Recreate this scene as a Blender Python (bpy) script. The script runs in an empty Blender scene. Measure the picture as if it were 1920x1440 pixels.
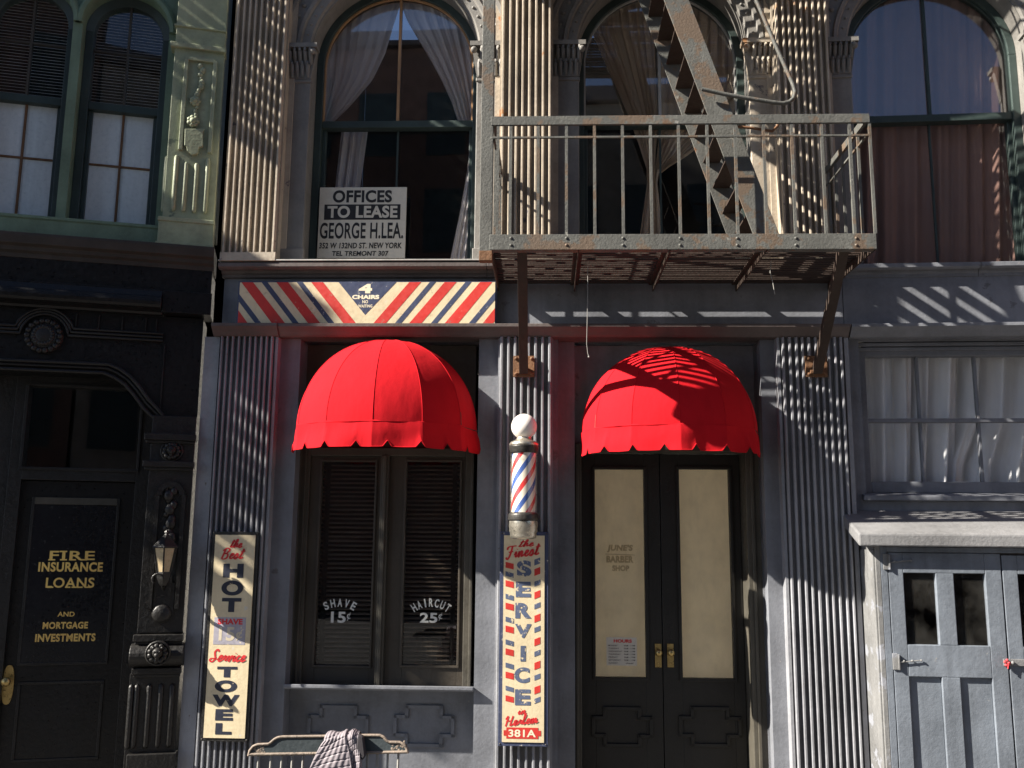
import bpy, bmesh, math, random
from mathutils import Vector, Matrix
random.seed(7)
PI = math.pi
scene = bpy.context.scene
COL = scene.collection

# ------------------------------------------------------------------ camera
EYE = 1.95
FOC = 1750.0                      # focal length in pixels of the 1920 px wide photograph
PITCH = math.atan(1 / 6.0)
ROLL = 0.0095
_r = Vector((1, 0, 0)); _f = Vector((0, math.cos(PITCH), math.sin(PITCH))); _u = _r.cross(_f)
CR = _r * math.cos(ROLL) + _u * math.sin(ROLL)
CU = -_r * math.sin(ROLL) + _u * math.cos(ROLL)
CF = _f
CAM = Vector((0, 0, EYE))
cd = bpy.data.cameras.new('camera'); cam = bpy.data.objects.new('camera', cd); COL.objects.link(cam)
m3 = Matrix((CR, CU, -CF)).transposed()
cam.matrix_world = Matrix.Translation(CAM) @ m3.to_4x4()
cd.sensor_fit = 'HORIZONTAL'; cd.sensor_width = 36.0
cd.lens = FOC / 1920.0 * 36.0
cd.clip_start = 0.05; cd.clip_end = 800
scene.camera = cam

# ------------------------------------------------------------------ light
CROT = math.radians(-2.2)          # the shop front turns a little towards the viewer on its right
SUNV = (Matrix.Rotation(CROT, 3, 'Z') @ Vector((-3.0, -1.0, 2.2))).normalized()
w = bpy.data.worlds.new('World'); scene.world = w; w.use_nodes = True
nt = w.node_tree; bg = nt.nodes['Background']
sky = nt.nodes.new('ShaderNodeTexSky'); sky.sky_type = 'NISHITA'; sky.sun_disc = False
sky.sun_elevation = math.asin(SUNV.z); sky.sun_rotation = math.atan2(SUNV.x, SUNV.y)
sky.air_density = 0.5; sky.dust_density = 0.2; sky.ozone_density = 1.0
nt.links.new(sky.outputs[0], bg.inputs[0]); bg.inputs[1].default_value = 0.05
sd = bpy.data.lights.new('sun', 'SUN'); so = bpy.data.objects.new('sun', sd); COL.objects.link(so)
sd.energy = 5.0; sd.angle = math.radians(0.5); sd.color = (1.0, 0.93, 0.82)
so.rotation_euler = SUNV.to_track_quat('Z', 'Y').to_euler()
scene.view_settings.view_transform = 'Standard'; scene.view_settings.look = 'None'
scene.view_settings.exposure = 1.6; scene.view_settings.gamma = 1.0
scene.cycles.max_bounces = 8; scene.cycles.transparent_max_bounces = 16

# ------------------------------------------------------------------ frames
class Frame:
    """A facade plane: local x runs along the wall, y into it, z up."""
    def __init__(s, origin, rot):
        s.M = Matrix.Translation(origin) @ Matrix.Rotation(rot, 4, 'Z'); s.I = s.M.inverted()
    def p(s, px, py, d=0.0):
        """Point of the plane d metres in front of the wall that is seen at pixel (px, py)."""
        ray = CF * FOC + CR * (px - 960) - CU * (py - 720)
        o = s.I @ CAM; r = s.I.to_3x3() @ ray
        t = (-d - o.y) / r.y
        q = o + r * t
        return q.x, q.z
    def P(s, px, py, d=0.0):
        x, z = s.p(px, py, d); return (x, -d, z)
    def rect(s, px0, py0, px1, py1, d=0.0):
        mx, my = (px0 + px1) / 2, (py0 + py1) / 2
        return s.p(px0, my, d)[0], s.p(mx, py1, d)[1], s.p(px1, my, d)[0], s.p(mx, py0, d)[1]
DIST = 6.6
C = Frame(Vector((0, DIST, 0)), CROT)
_q = C.M @ Vector(C.P(1594, 700)); R = Frame(Vector((_q.x, _q.y, 0)), math.radians(-5.2))
_q = C.M @ Vector(C.P(398, 700)); L = Frame(Vector((_q.x, _q.y, 0)), math.radians(13.6))
W0 = Frame(Vector((0, 0, 0)), 0.0)

# ------------------------------------------------------------------ mesh builder
class MB:
    def __init__(s, fr=None):
        s.v = []; s.f = []; s.sm = []; s.fr = fr or C
    def add(s, vs, fs, smooth=False):
        n = len(s.v); s.v += [tuple(q) for q in vs]
        for q in fs: s.f.append(tuple(n + i for i in q)); s.sm.append(smooth)
        return s
    def box(s, x0, x1, y0, y1, z0, z1):
        return s.add([(x0,y0,z0),(x1,y0,z0),(x1,y1,z0),(x0,y1,z0),(x0,y0,z1),(x1,y0,z1),(x1,y1,z1),(x0,y1,z1)],
              [(0,3,2,1),(4,5,6,7),(0,1,5,4),(1,2,6,5),(2,3,7,6),(3,0,4,7)])
    def rbox(s, rc, d0, d1):
        """box over a rect() result, from d0 to d1 in front of the wall"""
        x0, z0, x1, z1 = rc
        return s.box(x0, x1, -max(d0, d1), -min(d0, d1), z0, z1)
    def prism(s, poly, a0, a1, axis):
        n = len(poly)
        if axis == 'y': mk = lambda q, a: (q[0], a, q[1])
        elif axis == 'x': mk = lambda q, a: (a, q[0], q[1])
        else: mk = lambda q, a: (q[0], q[1], a)
        vs = [mk(q, a0) for q in poly] + [mk(q, a1) for q in poly]
        fs = [tuple(range(n))[::-1], tuple(range(n, 2*n))] + [(i, (i+1) % n, n+(i+1) % n, n+i) for i in range(n)]
        return s.add(vs, fs)
    def tube(s, pts, r, n=8, closed=False):
        pts = [Vector(q) for q in pts]; rings = []; m = len(pts)
        up = None
        for i, q in enumerate(pts):
            a = pts[i-1] if i > 0 or closed else pts[i]
            b = pts[(i+1) % m] if i < m-1 or closed else pts[i]
            t = (b - a)
            if t.length < 1e-9: t = Vector((0,0,1))
            t.normalize()
            if up is None or abs(up.dot(t)) > .97:
                up = Vector((0,1,0)) if abs(t.y) < .9 else Vector((1,0,0))
            e1 = (up - t*up.dot(t)).normalized(); e2 = t.cross(e1); up = e1
            rr = r[i] if isinstance(r, (list, tuple)) else r
            rings.append([q + (e1*math.cos(2*PI*k/n) + e2*math.sin(2*PI*k/n))*rr for k in range(n)])
        vs = [q for ring in rings for q in ring]; fs = []
        for i in range(m if closed else m-1):
            j = (i+1) % m
            for k in range(n): fs.append((i*n+k, i*n+(k+1)%n, j*n+(k+1)%n, j*n+k))
        s.add(vs, fs, True)
        if not closed:
            s.add([q for q in rings[0]], [tuple(range(n))[::-1]]); s.add([q for q in rings[-1]], [tuple(range(n))])
        return s
    def bar(s, a, b, w_, h_, up=(0,0,1)):
        a = Vector(a); b = Vector(b); t = (b-a).normalized(); u = Vector(up)
        e2 = t.cross(u).normalized()*w_/2; e1 = e2.cross(t).normalized()*h_/2
        vs = [q + i*e1 + j*e2 for q in (a, b) for i, j in ((-1,-1),(-1,1),(1,1),(1,-1))]
        return s.add(vs, [(0,1,2,3),(7,6,5,4),(0,4,5,1),(1,5,6,2),(2,6,7,3),(3,7,4,0)])
    def lathe(s, prof, c, n=32, smooth=True, a0=0.0):
        """prof: (radius, z) from bottom to top round a vertical axis through c=(x,y)"""
        vs = []; fs = []; m = len(prof)
        for (r_, z) in prof:
            for k in range(n):
                a = a0 + 2*PI*k/n; vs.append((c[0]+r_*math.cos(a), c[1]+r_*math.sin(a), z))
        for i in range(m-1):
            for k in range(n): fs.append((i*n+k, i*n+(k+1)%n, (i+1)*n+(k+1)%n, (i+1)*n+k))
        s.add(vs, fs, smooth)
        s.add(vs[:n], [tuple(range(n))[::-1]]); s.add(vs[-n:], [tuple(range(n))])
        return s
    def disc(s, c, prof, n=28, y0=0.0, ax=1.0, az=1.0):
        """knob turned round an axis square to the wall; prof: (radius, d)"""
        vs = []; fs = []; m = len(prof)
        for (r_, d) in prof:
            for k in range(n):
                a = 2*PI*k/n; vs.append((c[0]+ax*r_*math.cos(a), -d-y0, c[1]+az*r_*math.sin(a)))
        for i in range(m-1):
            for k in range(n): fs.append((i*n+k, i*n+(k+1)%n, (i+1)*n+(k+1)%n, (i+1)*n+k))
        s.add(vs, fs, True); s.add(vs[-n:], [tuple(range(n))])
        return s
    def arch(s, c, prof, a0=0.0, a1=PI, n=48):
        """closed profile of (radius, y) swept round c=(x,z) in the wall plane"""
        m = len(prof); vs = []; fs = []
        for i in range(n+1):
            a = a0 + (a1-a0)*i/n
            for (r_, y) in prof: vs.append((c[0]+r_*math.cos(a), y, c[1]+r_*math.sin(a)))
        for i in range(n):
            for k in range(m): fs.append((i*m+k, i*m+(k+1)%m, (i+1)*m+(k+1)%m, (i+1)*m+k))
        fs += [tuple(range(m))[::-1], tuple(range(n*m, n*m+m))]
        return s.add(vs, fs)
    def grid(s, fn, nu, nv, smooth=True):
        vs = [fn(i/nu, j/nv) for j in range(nv+1) for i in range(nu+1)]
        fs = [(j*(nu+1)+i, j*(nu+1)+i+1, (j+1)*(nu+1)+i+1, (j+1)*(nu+1)+i) for j in range(nv) for i in range(nu)]
        return s.add(vs, fs, smooth)
    def ball(s, c, r, n=12, sq=(1,1,1)):
        vs = [(c[0]+sq[0]*r*math.sin(PI*j/n)*math.cos(2*PI*i/(2*n)), c[1]+sq[1]*r*math.sin(PI*j/n)*math.sin(2*PI*i/(2*n)), c[2]+sq[2]*r*math.cos(PI*j/n)) for j in range(n+1) for i in range(2*n)]
        k = 2*n
        return s.add(vs, [(j*k+i, (j+1)*k+i, (j+1)*k+(i+1)%k, j*k+(i+1)%k) for j in range(n) for i in range(k)], True)
    def build(s, name, mat, parent=None, bevel=0.0, fix=True):
        me = bpy.data.meshes.new(name)
        M = s.fr.M if parent is None else MW[parent.name].inverted() @ s.fr.M
        base = Vector((0,0,0))
        vs = [M @ Vector(q) for q in s.v]
        me.from_pydata([tuple(q) for q in vs], [], s.f)
        for i, p_ in enumerate(me.polygons): p_.use_smooth = s.sm[i]
        if fix:
            bm = bmesh.new(); bm.from_mesh(me); bmesh.ops.recalc_face_normals(bm, faces=bm.faces); bm.to_mesh(me); bm.free()
        me.materials.append(mat); me.update()
        o = bpy.data.objects.new(name, me); COL.objects.link(o)
        if parent: o.parent = parent; MW[o.name] = MW[parent.name].copy()
        else: MW[o.name] = Matrix.Identity(4)
        if bevel:
            b = o.modifiers.new('bevel', 'BEVEL'); b.width = bevel; b.segments = 2; b.limit_method = 'ANGLE'; b.angle_limit = math.radians(50)
        return o
MW = {}
def thing(name, label, cat, fr=None, at=(0,0,0), group=None):
    fr = fr or C
    o = bpy.data.objects.new(name, None); COL.objects.link(o); o.empty_display_size = .2
    M = fr.M @ Matrix.Translation(at); o.matrix_world = M; MW[o.name] = M
    o['label'] = label; o['category'] = cat
    if group: o['group'] = group
    return o
def flutes(x0, x1, d, n, depth, frac=.5, back=0.0):
    pitch = (x1-x0)/n; fl = d-depth; pts = [(x0, back), (x0, -fl)]
    for i in range(n):
        j = random.uniform(-.05, .05); fw_ = frac*random.uniform(.88, 1.1); a = x0 + pitch*(i+.5+j-fw_/2); b = x0 + pitch*(i+.5+j+fw_/2); h = (b-a)/2
        pts.append((a, -fl))
        for k in range(1, 6):
            t = PI*k/6; pts.append(((a+b)/2 - h*math.cos(t), -fl-depth*min(1.0, math.sin(t)**.5*1.12)))
        pts.append((b, -fl))
    return pts + [(x1, -fl), (x1, back)]

# ------------------------------------------------------------------ materials
def N(nt, t, **kw):
    n = nt.nodes.new(t)
    for k, v in kw.items(): setattr(n, k, v)
    return n
def mixc(nt, fac, a, b, mode='MIX'):
    m = N(nt, 'ShaderNodeMix', data_type='RGBA', blend_type=mode)
    for s_, v in ((m.inputs[0], fac), (m.inputs[6], a), (m.inputs[7], b)):
        if hasattr(v, 'links'): nt.links.new(v, s_)
        else: s_.default_value = v if not isinstance(v, tuple) or len(v) == 4 else (*v, 1)
    return m.outputs[2]
def noise(nt, vec, scale, detail=5, rough=.6):
    n = N(nt, 'ShaderNodeTexNoise'); n.inputs['Scale'].default_value = scale; n.inputs['Detail'].default_value = detail; n.inputs['Roughness'].default_value = rough
    nt.links.new(vec, n.inputs['Vector']); return n.outputs['Fac']
def ramp(nt, fac, stops):
    r_ = N(nt, 'ShaderNodeValToRGB'); e = r_.color_ramp.elements
    while len(e) < len(stops): e.new(.5)
    for i, (p_, c) in enumerate(stops):
        e[i].position = p_; e[i].color = (c, c, c, 1) if not isinstance(c, tuple) else (*c, 1)
    nt.links.new(fac, r_.inputs[0]); return r_.outputs[0]
def paint(name, col, rough=.55, var=.35, scale=2.5, bump=.12, bscale=45, chips=(), spec=.4, metal=0.0, streak=.3, coat=0.0):
    """Weathered paint: blotches, rain streaks running down, and flakes through to other colours."""
    m = bpy.data.materials.new(name); m.use_nodes = True; nt = m.node_tree; b = nt.nodes['Principled BSDF']
    tc = N(nt, 'ShaderNodeTexCoord'); vec = tc.outputs['Object']
    mp = N(nt, 'ShaderNodeMapping'); mp.inputs['Scale'].default_value = (14, 14, .9); nt.links.new(vec, mp.inputs[0])
    n1 = noise(nt, vec, scale); n2 = noise(nt, mp.outputs[0], 1.0, 4); n3 = noise(nt, vec, 38, 4)
    c = mixc(nt, ramp(nt, n1, [(.3, 0.0), (.7, 1.0)]), tuple(x*(1-var) for x in col), tuple(min(1, x*(1+var*.8)) for x in col))
    c = mixc(nt, ramp(nt, n2, [(.42, 0.0), (.68, streak)]), c, tuple(x*.55 for x in col))
    c = mixc(nt, ramp(nt, n3, [(.35, 0.0), (.75, .22)]), c, tuple(min(1, x*1.5+.01) for x in col))
    for (cc, amt, sc) in chips:
        k = noise(nt, vec, sc, 6, .65)
        c = mixc(nt, ramp(nt, k, [(1-amt-.02, 0.0), (1-amt+.02, 1.0)]), c, cc)
    nt.links.new(c, b.inputs['Base Color'])
    nt.links.new(ramp(nt, n3, [(.3, max(0, rough-.12)), (.7, min(1, rough+.12))]), b.inputs['Roughness'])
    b.inputs['Specular IOR Level'].default_value = spec; b.inputs['Metallic'].default_value = metal
    b.inputs['Coat Weight'].default_value = coat
    if bump:
        bp = N(nt, 'ShaderNodeBump'); bp.inputs['Strength'].default_value = bump; bp.inputs['Distance'].default_value = .01
        nt.links.new(noise(nt, vec, bscale, 5), bp.inputs['Height']); nt.links.new(bp.outputs[0], b.inputs['Normal'])
    return m
def glass(name, tint=(1,1,1), refl=.8, dirt=.05):
    m = bpy.data.materials.new(name); m.use_nodes = True; nt = m.node_tree
    for n in list(nt.nodes): nt.nodes.remove(n)
    out = N(nt, 'ShaderNodeOutputMaterial'); tr = N(nt, 'ShaderNodeBsdfTransparent'); gl = N(nt, 'ShaderNodeBsdfGlossy'); df = N(nt, 'ShaderNodeBsdfDiffuse')
    tr.inputs[0].default_value = (*tint, 1); gl.inputs['Roughness'].default_value = .015; df.inputs[0].default_value = (.5,.48,.44,1)
    # Schlick's reflectance, the same from both sides of the sheet
    ge = N(nt, 'ShaderNodeNewGeometry'); dp = N(nt, 'ShaderNodeVectorMath', operation='DOT_PRODUCT'); nt.links.new(ge.outputs['Incoming'], dp.inputs[0]); nt.links.new(ge.outputs['Normal'], dp.inputs[1])
    def mm(op, x, y=None):
        n = N(nt, 'ShaderNodeMath', operation=op)
        for i, v in enumerate((x, y)):
            if v is None: continue
            if hasattr(v, 'links'): nt.links.new(v, n.inputs[i])
            else: n.inputs[i].default_value = v
        return n.outputs[0]
    sch = mm('MULTIPLY_ADD', mm('POWER', mm('SUBTRACT', 1.0, mm('ABSOLUTE', dp.outputs['Value'])), 5.0), .95)
    sch.node.inputs[2].default_value = .045
    mt = N(nt, 'ShaderNodeMath', operation='MULTIPLY'); mt.use_clamp = True; mt.inputs[1].default_value = refl; nt.links.new(sch, mt.inputs[0])
    tc = N(nt, 'ShaderNodeTexCoord')
    k = ramp(nt, noise(nt, tc.outputs['Object'], 5, 6), [(.35, 0.0), (.8, dirt)])
    mx0 = N(nt, 'ShaderNodeMixShader'); nt.links.new(k, mx0.inputs[0]); nt.links.new(tr.outputs[0], mx0.inputs[1]); nt.links.new(df.outputs[0], mx0.inputs[2])
    mx = N(nt, 'ShaderNodeMixShader'); nt.links.new(mt.outputs[0], mx.inputs[0]); nt.links.new(mx0.outputs[0], mx.inputs[1]); nt.links.new(gl.outputs[0], mx.inputs[2])
    bp = N(nt, 'ShaderNodeBump'); bp.inputs['Strength'].default_value = .03; bp.inputs['Distance'].default_value = .02
    nt.links.new(noise(nt, tc.outputs['Object'], 1.1, 1), bp.inputs['Height']); nt.links.new(bp.outputs[0], gl.inputs['Normal'])
    nt.links.new(mx.outputs[0], out.inputs[0]); return m
def cloth(name, col, trans=.35, rough=.9, wscale=220, bump=.1, clear=0.0, var=.12, wrinkle=0.0):
    m = bpy.data.materials.new(name); m.use_nodes = True; nt = m.node_tree; b = nt.nodes['Principled BSDF']
    out = [n for n in nt.nodes if n.type == 'OUTPUT_MATERIAL'][0]
    tc = N(nt, 'ShaderNodeTexCoord'); vec = tc.outputs['Object']
    c = mixc(nt, noise(nt, vec, 6), tuple(x*(1-var) for x in col), tuple(min(1, x*(1+var)) for x in col))
    nt.links.new(c, b.inputs['Base Color']); b.inputs['Roughness'].default_value = rough; b.inputs['Specular IOR Level'].default_value = .15
    bp = N(nt, 'ShaderNodeBump'); bp.inputs['Strength'].default_value = bump; bp.inputs['Distance'].default_value = .004
    nt.links.new(noise(nt, vec, wscale, 2), bp.inputs['Height']); nt.links.new(bp.outputs[0], b.inputs['Normal'])
    if wrinkle:
        mp = N(nt, 'ShaderNodeMapping'); mp.inputs['Scale'].default_value = (5, 5, 2.2); nt.links.new(vec, mp.inputs[0])
        b2 = N(nt, 'ShaderNodeBump'); b2.inputs['Strength'].default_value = wrinkle; b2.inputs['Distance'].default_value = .03
        nt.links.new(noise(nt, mp.outputs[0], 1.4, 3, .5), b2.inputs['Height']); nt.links.new(b2.outputs[0], bp.inputs['Normal'])
        c = mixc(nt, ramp(nt, noise(nt, mp.outputs[0], 2.0, 6, .7), [(.45, 0.0), (.8, .35)]), c, tuple(x*.55 for x in col)); nt.links.new(c, b.inputs['Base Color'])
    sh = b.outputs[0]
    if trans:
        t = N(nt, 'ShaderNodeBsdfTranslucent'); nt.links.new(c, t.inputs[0])
        mx = N(nt, 'ShaderNodeMixShader'); mx.inputs[0].default_value = trans; nt.links.new(sh, mx.inputs[1]); nt.links.new(t.outputs[0], mx.inputs[2]); sh = mx.outputs[0]
    if clear:
        t = N(nt, 'ShaderNodeBsdfTransparent'); mx = N(nt, 'ShaderNodeMixShader'); mx.inputs[0].default_value = clear
        nt.links.new(sh, mx.inputs[1]); nt.links.new(t.outputs[0], mx.inputs[2]); sh = mx.outputs[0]
    nt.links.new(sh, out.inputs[0]); return m
CREAM = (.69, .58, .385); NAVY = (.045, .06, .13); RED = (.62, .03, .035)
M_gray = paint('slate_grey_paint', (.172, .180, .202), chips=[((.15,.10,.075), .25, 8), ((.36,.33,.30), .28, 22), ((.12,.12,.13), .33, 5), ((.10,.09,.08), .27, 34)], bump=.2)
M_gray_rib = paint('grey_rib_paint', (.25, .255, .275), chips=[((.12,.09,.07), .30, 16), ((.5,.47,.43), .27, 30)], bump=.25)
M_tan_rib = paint('tan_rib_paint', (.42, .36, .285), chips=[((.40,.20,.09), .33, 3.1), ((.09,.08,.085), .31, 17), ((.72,.69,.66), .29, 26), ((.13,.12,.13), .33, 6)], bump=.3)
M_upper = paint('brown_grey_paint', (.20, .19, .175), chips=[((.35,.3,.25), .27, 18)], bump=.25)
M_trim = paint('brown_trim_paint', (.11, .09, .085), chips=[((.4,.36,.32), .26, 26)], bump=.2)
M_dktrim = paint('dark_brown_trim', (.045, .039, .034), rough=.5, bump=.2)
M_sillw = paint('pale_sill_paint', (.42, .41, .39), chips=[((.12,.11,.11), .33, 20)], bump=.2)
M_black = paint('black_gloss_paint', (.0085, .0085, .009), rough=.38, spec=.35, var=.4, chips=[((.05,.045,.04), .24, 60)], bump=.3, bscale=30, streak=.2)
M_black2 = paint('black_worn_paint', (.017, .016, .015), rough=.42, spec=.4, var=.5, chips=[((.085,.075,.062), .31, 55)], bump=.5, bscale=40, streak=.2)
M_green = paint('sage_green_paint', (.15, .215, .15), chips=[((.33,.35,.25), .28, 12)], bump=.2)
M_green_l = paint('pale_sage_paint', (.33, .36, .24), chips=[((.14,.17,.12), .33, 8), ((.08,.07,.06), .26, 40)], bump=.25)
M_green_d = paint('dark_green_paint', (.040, .058, .054), rough=.45, bump=.1)
M_sash = paint('bronze_sash_paint', (.06, .05, .038), rough=.5, bump=.1)
M_copper = paint('copper_bead_paint', (.42, .24, .12), rough=.4, bump=.05)
M_steel = paint('weathered_steel', (.112, .112, .102), rough=.6, chips=[((.135,.098,.070), .45, 4.5), ((.24,.235,.21), .33, 12), ((.17,.09,.05), .32, 8), ((.05,.032,.022), .30, 30)], bump=.35, bscale=70, streak=.45)
M_steel_u = paint('brown_steel', (.045, .030, .023), rough=.75, chips=[((.16,.085,.045), .31, 12)], bump=.4)
M_rust = paint('rusty_steel', (.17, .085, .042), rough=.8, chips=[((.12,.06,.03), .38, 18)], bump=.4)
M_shed = paint('blue_grey_paint', (.145, .165, .195), rough=.6, chips=[((.30,.29,.27), .29, 14), ((.09,.09,.10), .27, 30)], bump=.25, streak=.5)
M_shed_w = paint('pale_casing_paint', (.19, .19, .19), chips=[((.26,.27,.30), .42, 6)], bump=.25, streak=.5)
M_roof = paint('felt_roof_paint', (.19, .19, .195), chips=[((.7,.68,.64), .24, 9)], bump=.35, streak=.15)
M_door = paint('worn_black_door_paint', (.020, .0185, .016), rough=.5, chips=[((.07,.06,.045), .29, 20)], bump=.2)
M_casing = paint('olive_casing_paint', (.075, .068, .054), rough=.5, chips=[((.3,.27,.2), .26, 22)], bump=.15)
M_cream = paint('cream_enamel', CREAM, rough=.45, var=.13, chips=[((.56,.46,.30), .36, 7), ((.34,.25,.15), .27, 36), ((.62,.58,.5), .33, 15)], bump=.1, streak=.3)
M_navyb = paint('navy_enamel', (.055, .068, .125), rough=.45, chips=[((.42,.40,.36), .34, 40), (CREAM, .27, 60)], bump=.1)
M_blue_l = paint('worn_navy_lettering', (.10, .125, .20), rough=.5, chips=[(CREAM, .40, 34), ((.05,.06,.10), .3, 20)], bump=0, streak=0)
M_navy_l = paint('dark_navy_lettering', (.022, .026, .045), rough=.5, chips=[(CREAM, .31, 36)], bump=0, streak=0)
M_red_l = paint('red_lettering', RED, rough=.5, var=.2, chips=[(CREAM, .27, 45)], bump=0, streak=0)
M_redflag = paint('red_flag_paint', (.56, .04, .032), rough=.5, var=.2, chips=[(CREAM, .30, 40), ((.45,.12,.09), .35, 14)], bump=0, streak=0)
M_cream_l = paint('cream_lettering', (.78, .70, .52), rough=.5, var=.1, bump=0, streak=0)
M_gold = paint('gold_lettering', (.95, .58, .17), rough=.45, var=.25, bump=0, streak=0)
M_ink = paint('black_lettering', (.022, .021, .022), rough=.5, bump=0, streak=0)
M_board = paint('grey_white_board', (.62, .58, .50), rough=.6, var=.08, bump=.05, streak=.1)
M_palelet = paint('pale_window_lettering', (.62, .62, .58), rough=.6, var=.1, bump=0, streak=0)
M_ghost = cloth('faded_lettering', (.50, .43, .30), trans=.6, bump=0, var=.3)
M_paper = cloth('cream_paper', (.80, .69, .49), trans=.6, bump=.05, var=.10, wscale=14, wrinkle=.12)
M_brass = paint('worn_brass', (.55, .40, .16), rough=.35, metal=.85, chips=[((.14,.10,.05), .36, 45)], bump=.1, streak=.2)
M_chrome = paint('tarnished_nickel', (.55, .51, .43), rough=.32, metal=.8, chips=[((.12,.10,.08), .33, 22)], bump=.12, streak=.3)
M_dkmetal = paint('blackened_collar', (.07, .065, .06), rough=.38, metal=.5, chips=[((.4,.38,.34), .30, 30)], bump=.2)
M_globe = paint('white_milk_glass', (.82, .76, .70), rough=.3, var=.05, bump=0, streak=.05)
M_red = cloth('red_canvas', (.56, .0085, .016), trans=.04, wscale=260, bump=.2, wrinkle=.22)
M_curt = cloth('ivory_sheer', (.80, .74, .72), trans=.25, clear=.03, bump=.05)
M_tie = cloth('ochre_curtain', (.66, .51, .37), trans=.25, bump=.05)
M_drape = cloth('rose_drape', (.33, .20, .165), trans=.12, bump=.05)
M_lace = cloth('white_cotton', (.80, .81, .84), trans=.15, bump=.05)
M_blind = paint('brown_slat', (.115, .088, .065), rough=.4, bump=.05)
M_blindw = paint('pale_slat', (.6, .6, .6), rough=.5, bump=.02)
M_frost = paint('frosted_pane', (.66, .70, .72), rough=.35, var=.1, bump=.1, bscale=160, streak=.3)
M_glass = glass('window_glass', refl=1.1, dirt=.008); M_glass_u = glass('upper_glass', refl=3.3, dirt=.012); M_glass_d = glass('dusty_glass', refl=.45, dirt=.05)
M_pale = paint('pale_bounce', (.90, .88, .84), rough=.9, bump=0)  # very pale so unseen floors and a partition reflect light onto the curtains
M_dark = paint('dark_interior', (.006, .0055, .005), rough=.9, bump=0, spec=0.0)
M_lamp = paint('amber_lamp_glass', (.52, .41, .25), rough=.3, var=.25, bump=.05, chips=[((.2,.13,.07), .27, 50)])
M_bench = paint('dark_teal_paint', (.05, .062, .068), rough=.5, bump=.2)
M_wear = paint('worn_bare_edge', (.25, .20, .16), rough=.7, chips=[((.08,.07,.06), .38, 60)], bump=.5)
M_puff = cloth('mauve_grey_nylon', (.27, .24, .26), trans=.05, rough=.45, wscale=30, bump=.35)
M_puff_d = cloth('dark_lining', (.06, .055, .06), trans=0, rough=.5)
M_wire = paint('grey_wire', (.3, .29, .27), bump=0)
M_redtag = paint('red_tag', (.6, .05, .06), bump=0)
M_conc = paint('concrete', (.11, .105, .10), rough=.85, bump=.4, streak=0)
M_asph = paint('asphalt', (.035, .035, .037), rough=.9, bump=.5, bscale=120, streak=0)
M_brick = paint('brown_brick', (.17, .10, .075), rough=.85, bump=.4, bscale=20)
M_stone = paint('tan_stone', (.28, .24, .19), rough=.85, bump=.3)

# ------------------------------------------------------------------ lettering
def text_geo(s):
    cu = bpy.data.curves.new('t', 'FONT'); return cu
def text(mb, s, rc, d, bold=.02, shear=0.0, thick=.002, rot=0.0, space=1.05):
    """Letters s stretched into the rect rc = (x0, z0, x1, z1) at d in front of the wall."""
    cu = bpy.data.curves.new('t', 'FONT'); cu.body = s; cu.size = 1; cu.offset = bold; cu.shear = shear; cu.space_character = space; cu.resolution_u = 6
    o = bpy.data.objects.new('t', cu); COL.objects.link(o)
    dg = bpy.context.evaluated_depsgraph_get(); me = bpy.data.meshes.new_from_object(o.evaluated_get(dg))
    vs = [q.co.copy() for q in me.vertices]; fs = [tuple(q.vertices) for q in me.polygons]
    bpy.data.objects.remove(o); bpy.data.curves.remove(cu); bpy.data.meshes.remove(me)
    if not vs: return mb
    x0 = min(q.x for q in vs); x1 = max(q.x for q in vs); y0 = min(q.y for q in vs); y1 = max(q.y for q in vs)
    out = []
    for q in vs:
        u = (q.x-x0)/(x1-x0); v = (q.y-y0)/(y1-y0)
        x = rc[0]+u*(rc[2]-rc[0]); z = rc[1]+v*(rc[3]-rc[1])
        if rot:
            cx, cz = (rc[0]+rc[2])/2, (rc[1]+rc[3])/2; dx, dz = x-cx, z-cz
            x = cx+dx*math.cos(rot)-dz*math.sin(rot); z = cz+dx*math.sin(rot)+dz*math.cos(rot)
        out.append((x, -d, z))
    return mb.add(out, fs)
def arc_text(mb, s, c, r, h, a_span, wl, d, bold=.02):
    n = len(s)
    for i, ch in enumerate(s):
        a = (i-(n-1)/2)*a_span/(n-1)
        wch = wl*(.35 if ch == 'I' else 1)
        x = c[0]+r*math.sin(a); z = c[1]+r*(math.cos(a)-1)
        text(mb, ch, (x-wch/2, z-h/2, x+wch/2, z+h/2), d, bold, rot=-a)
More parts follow.
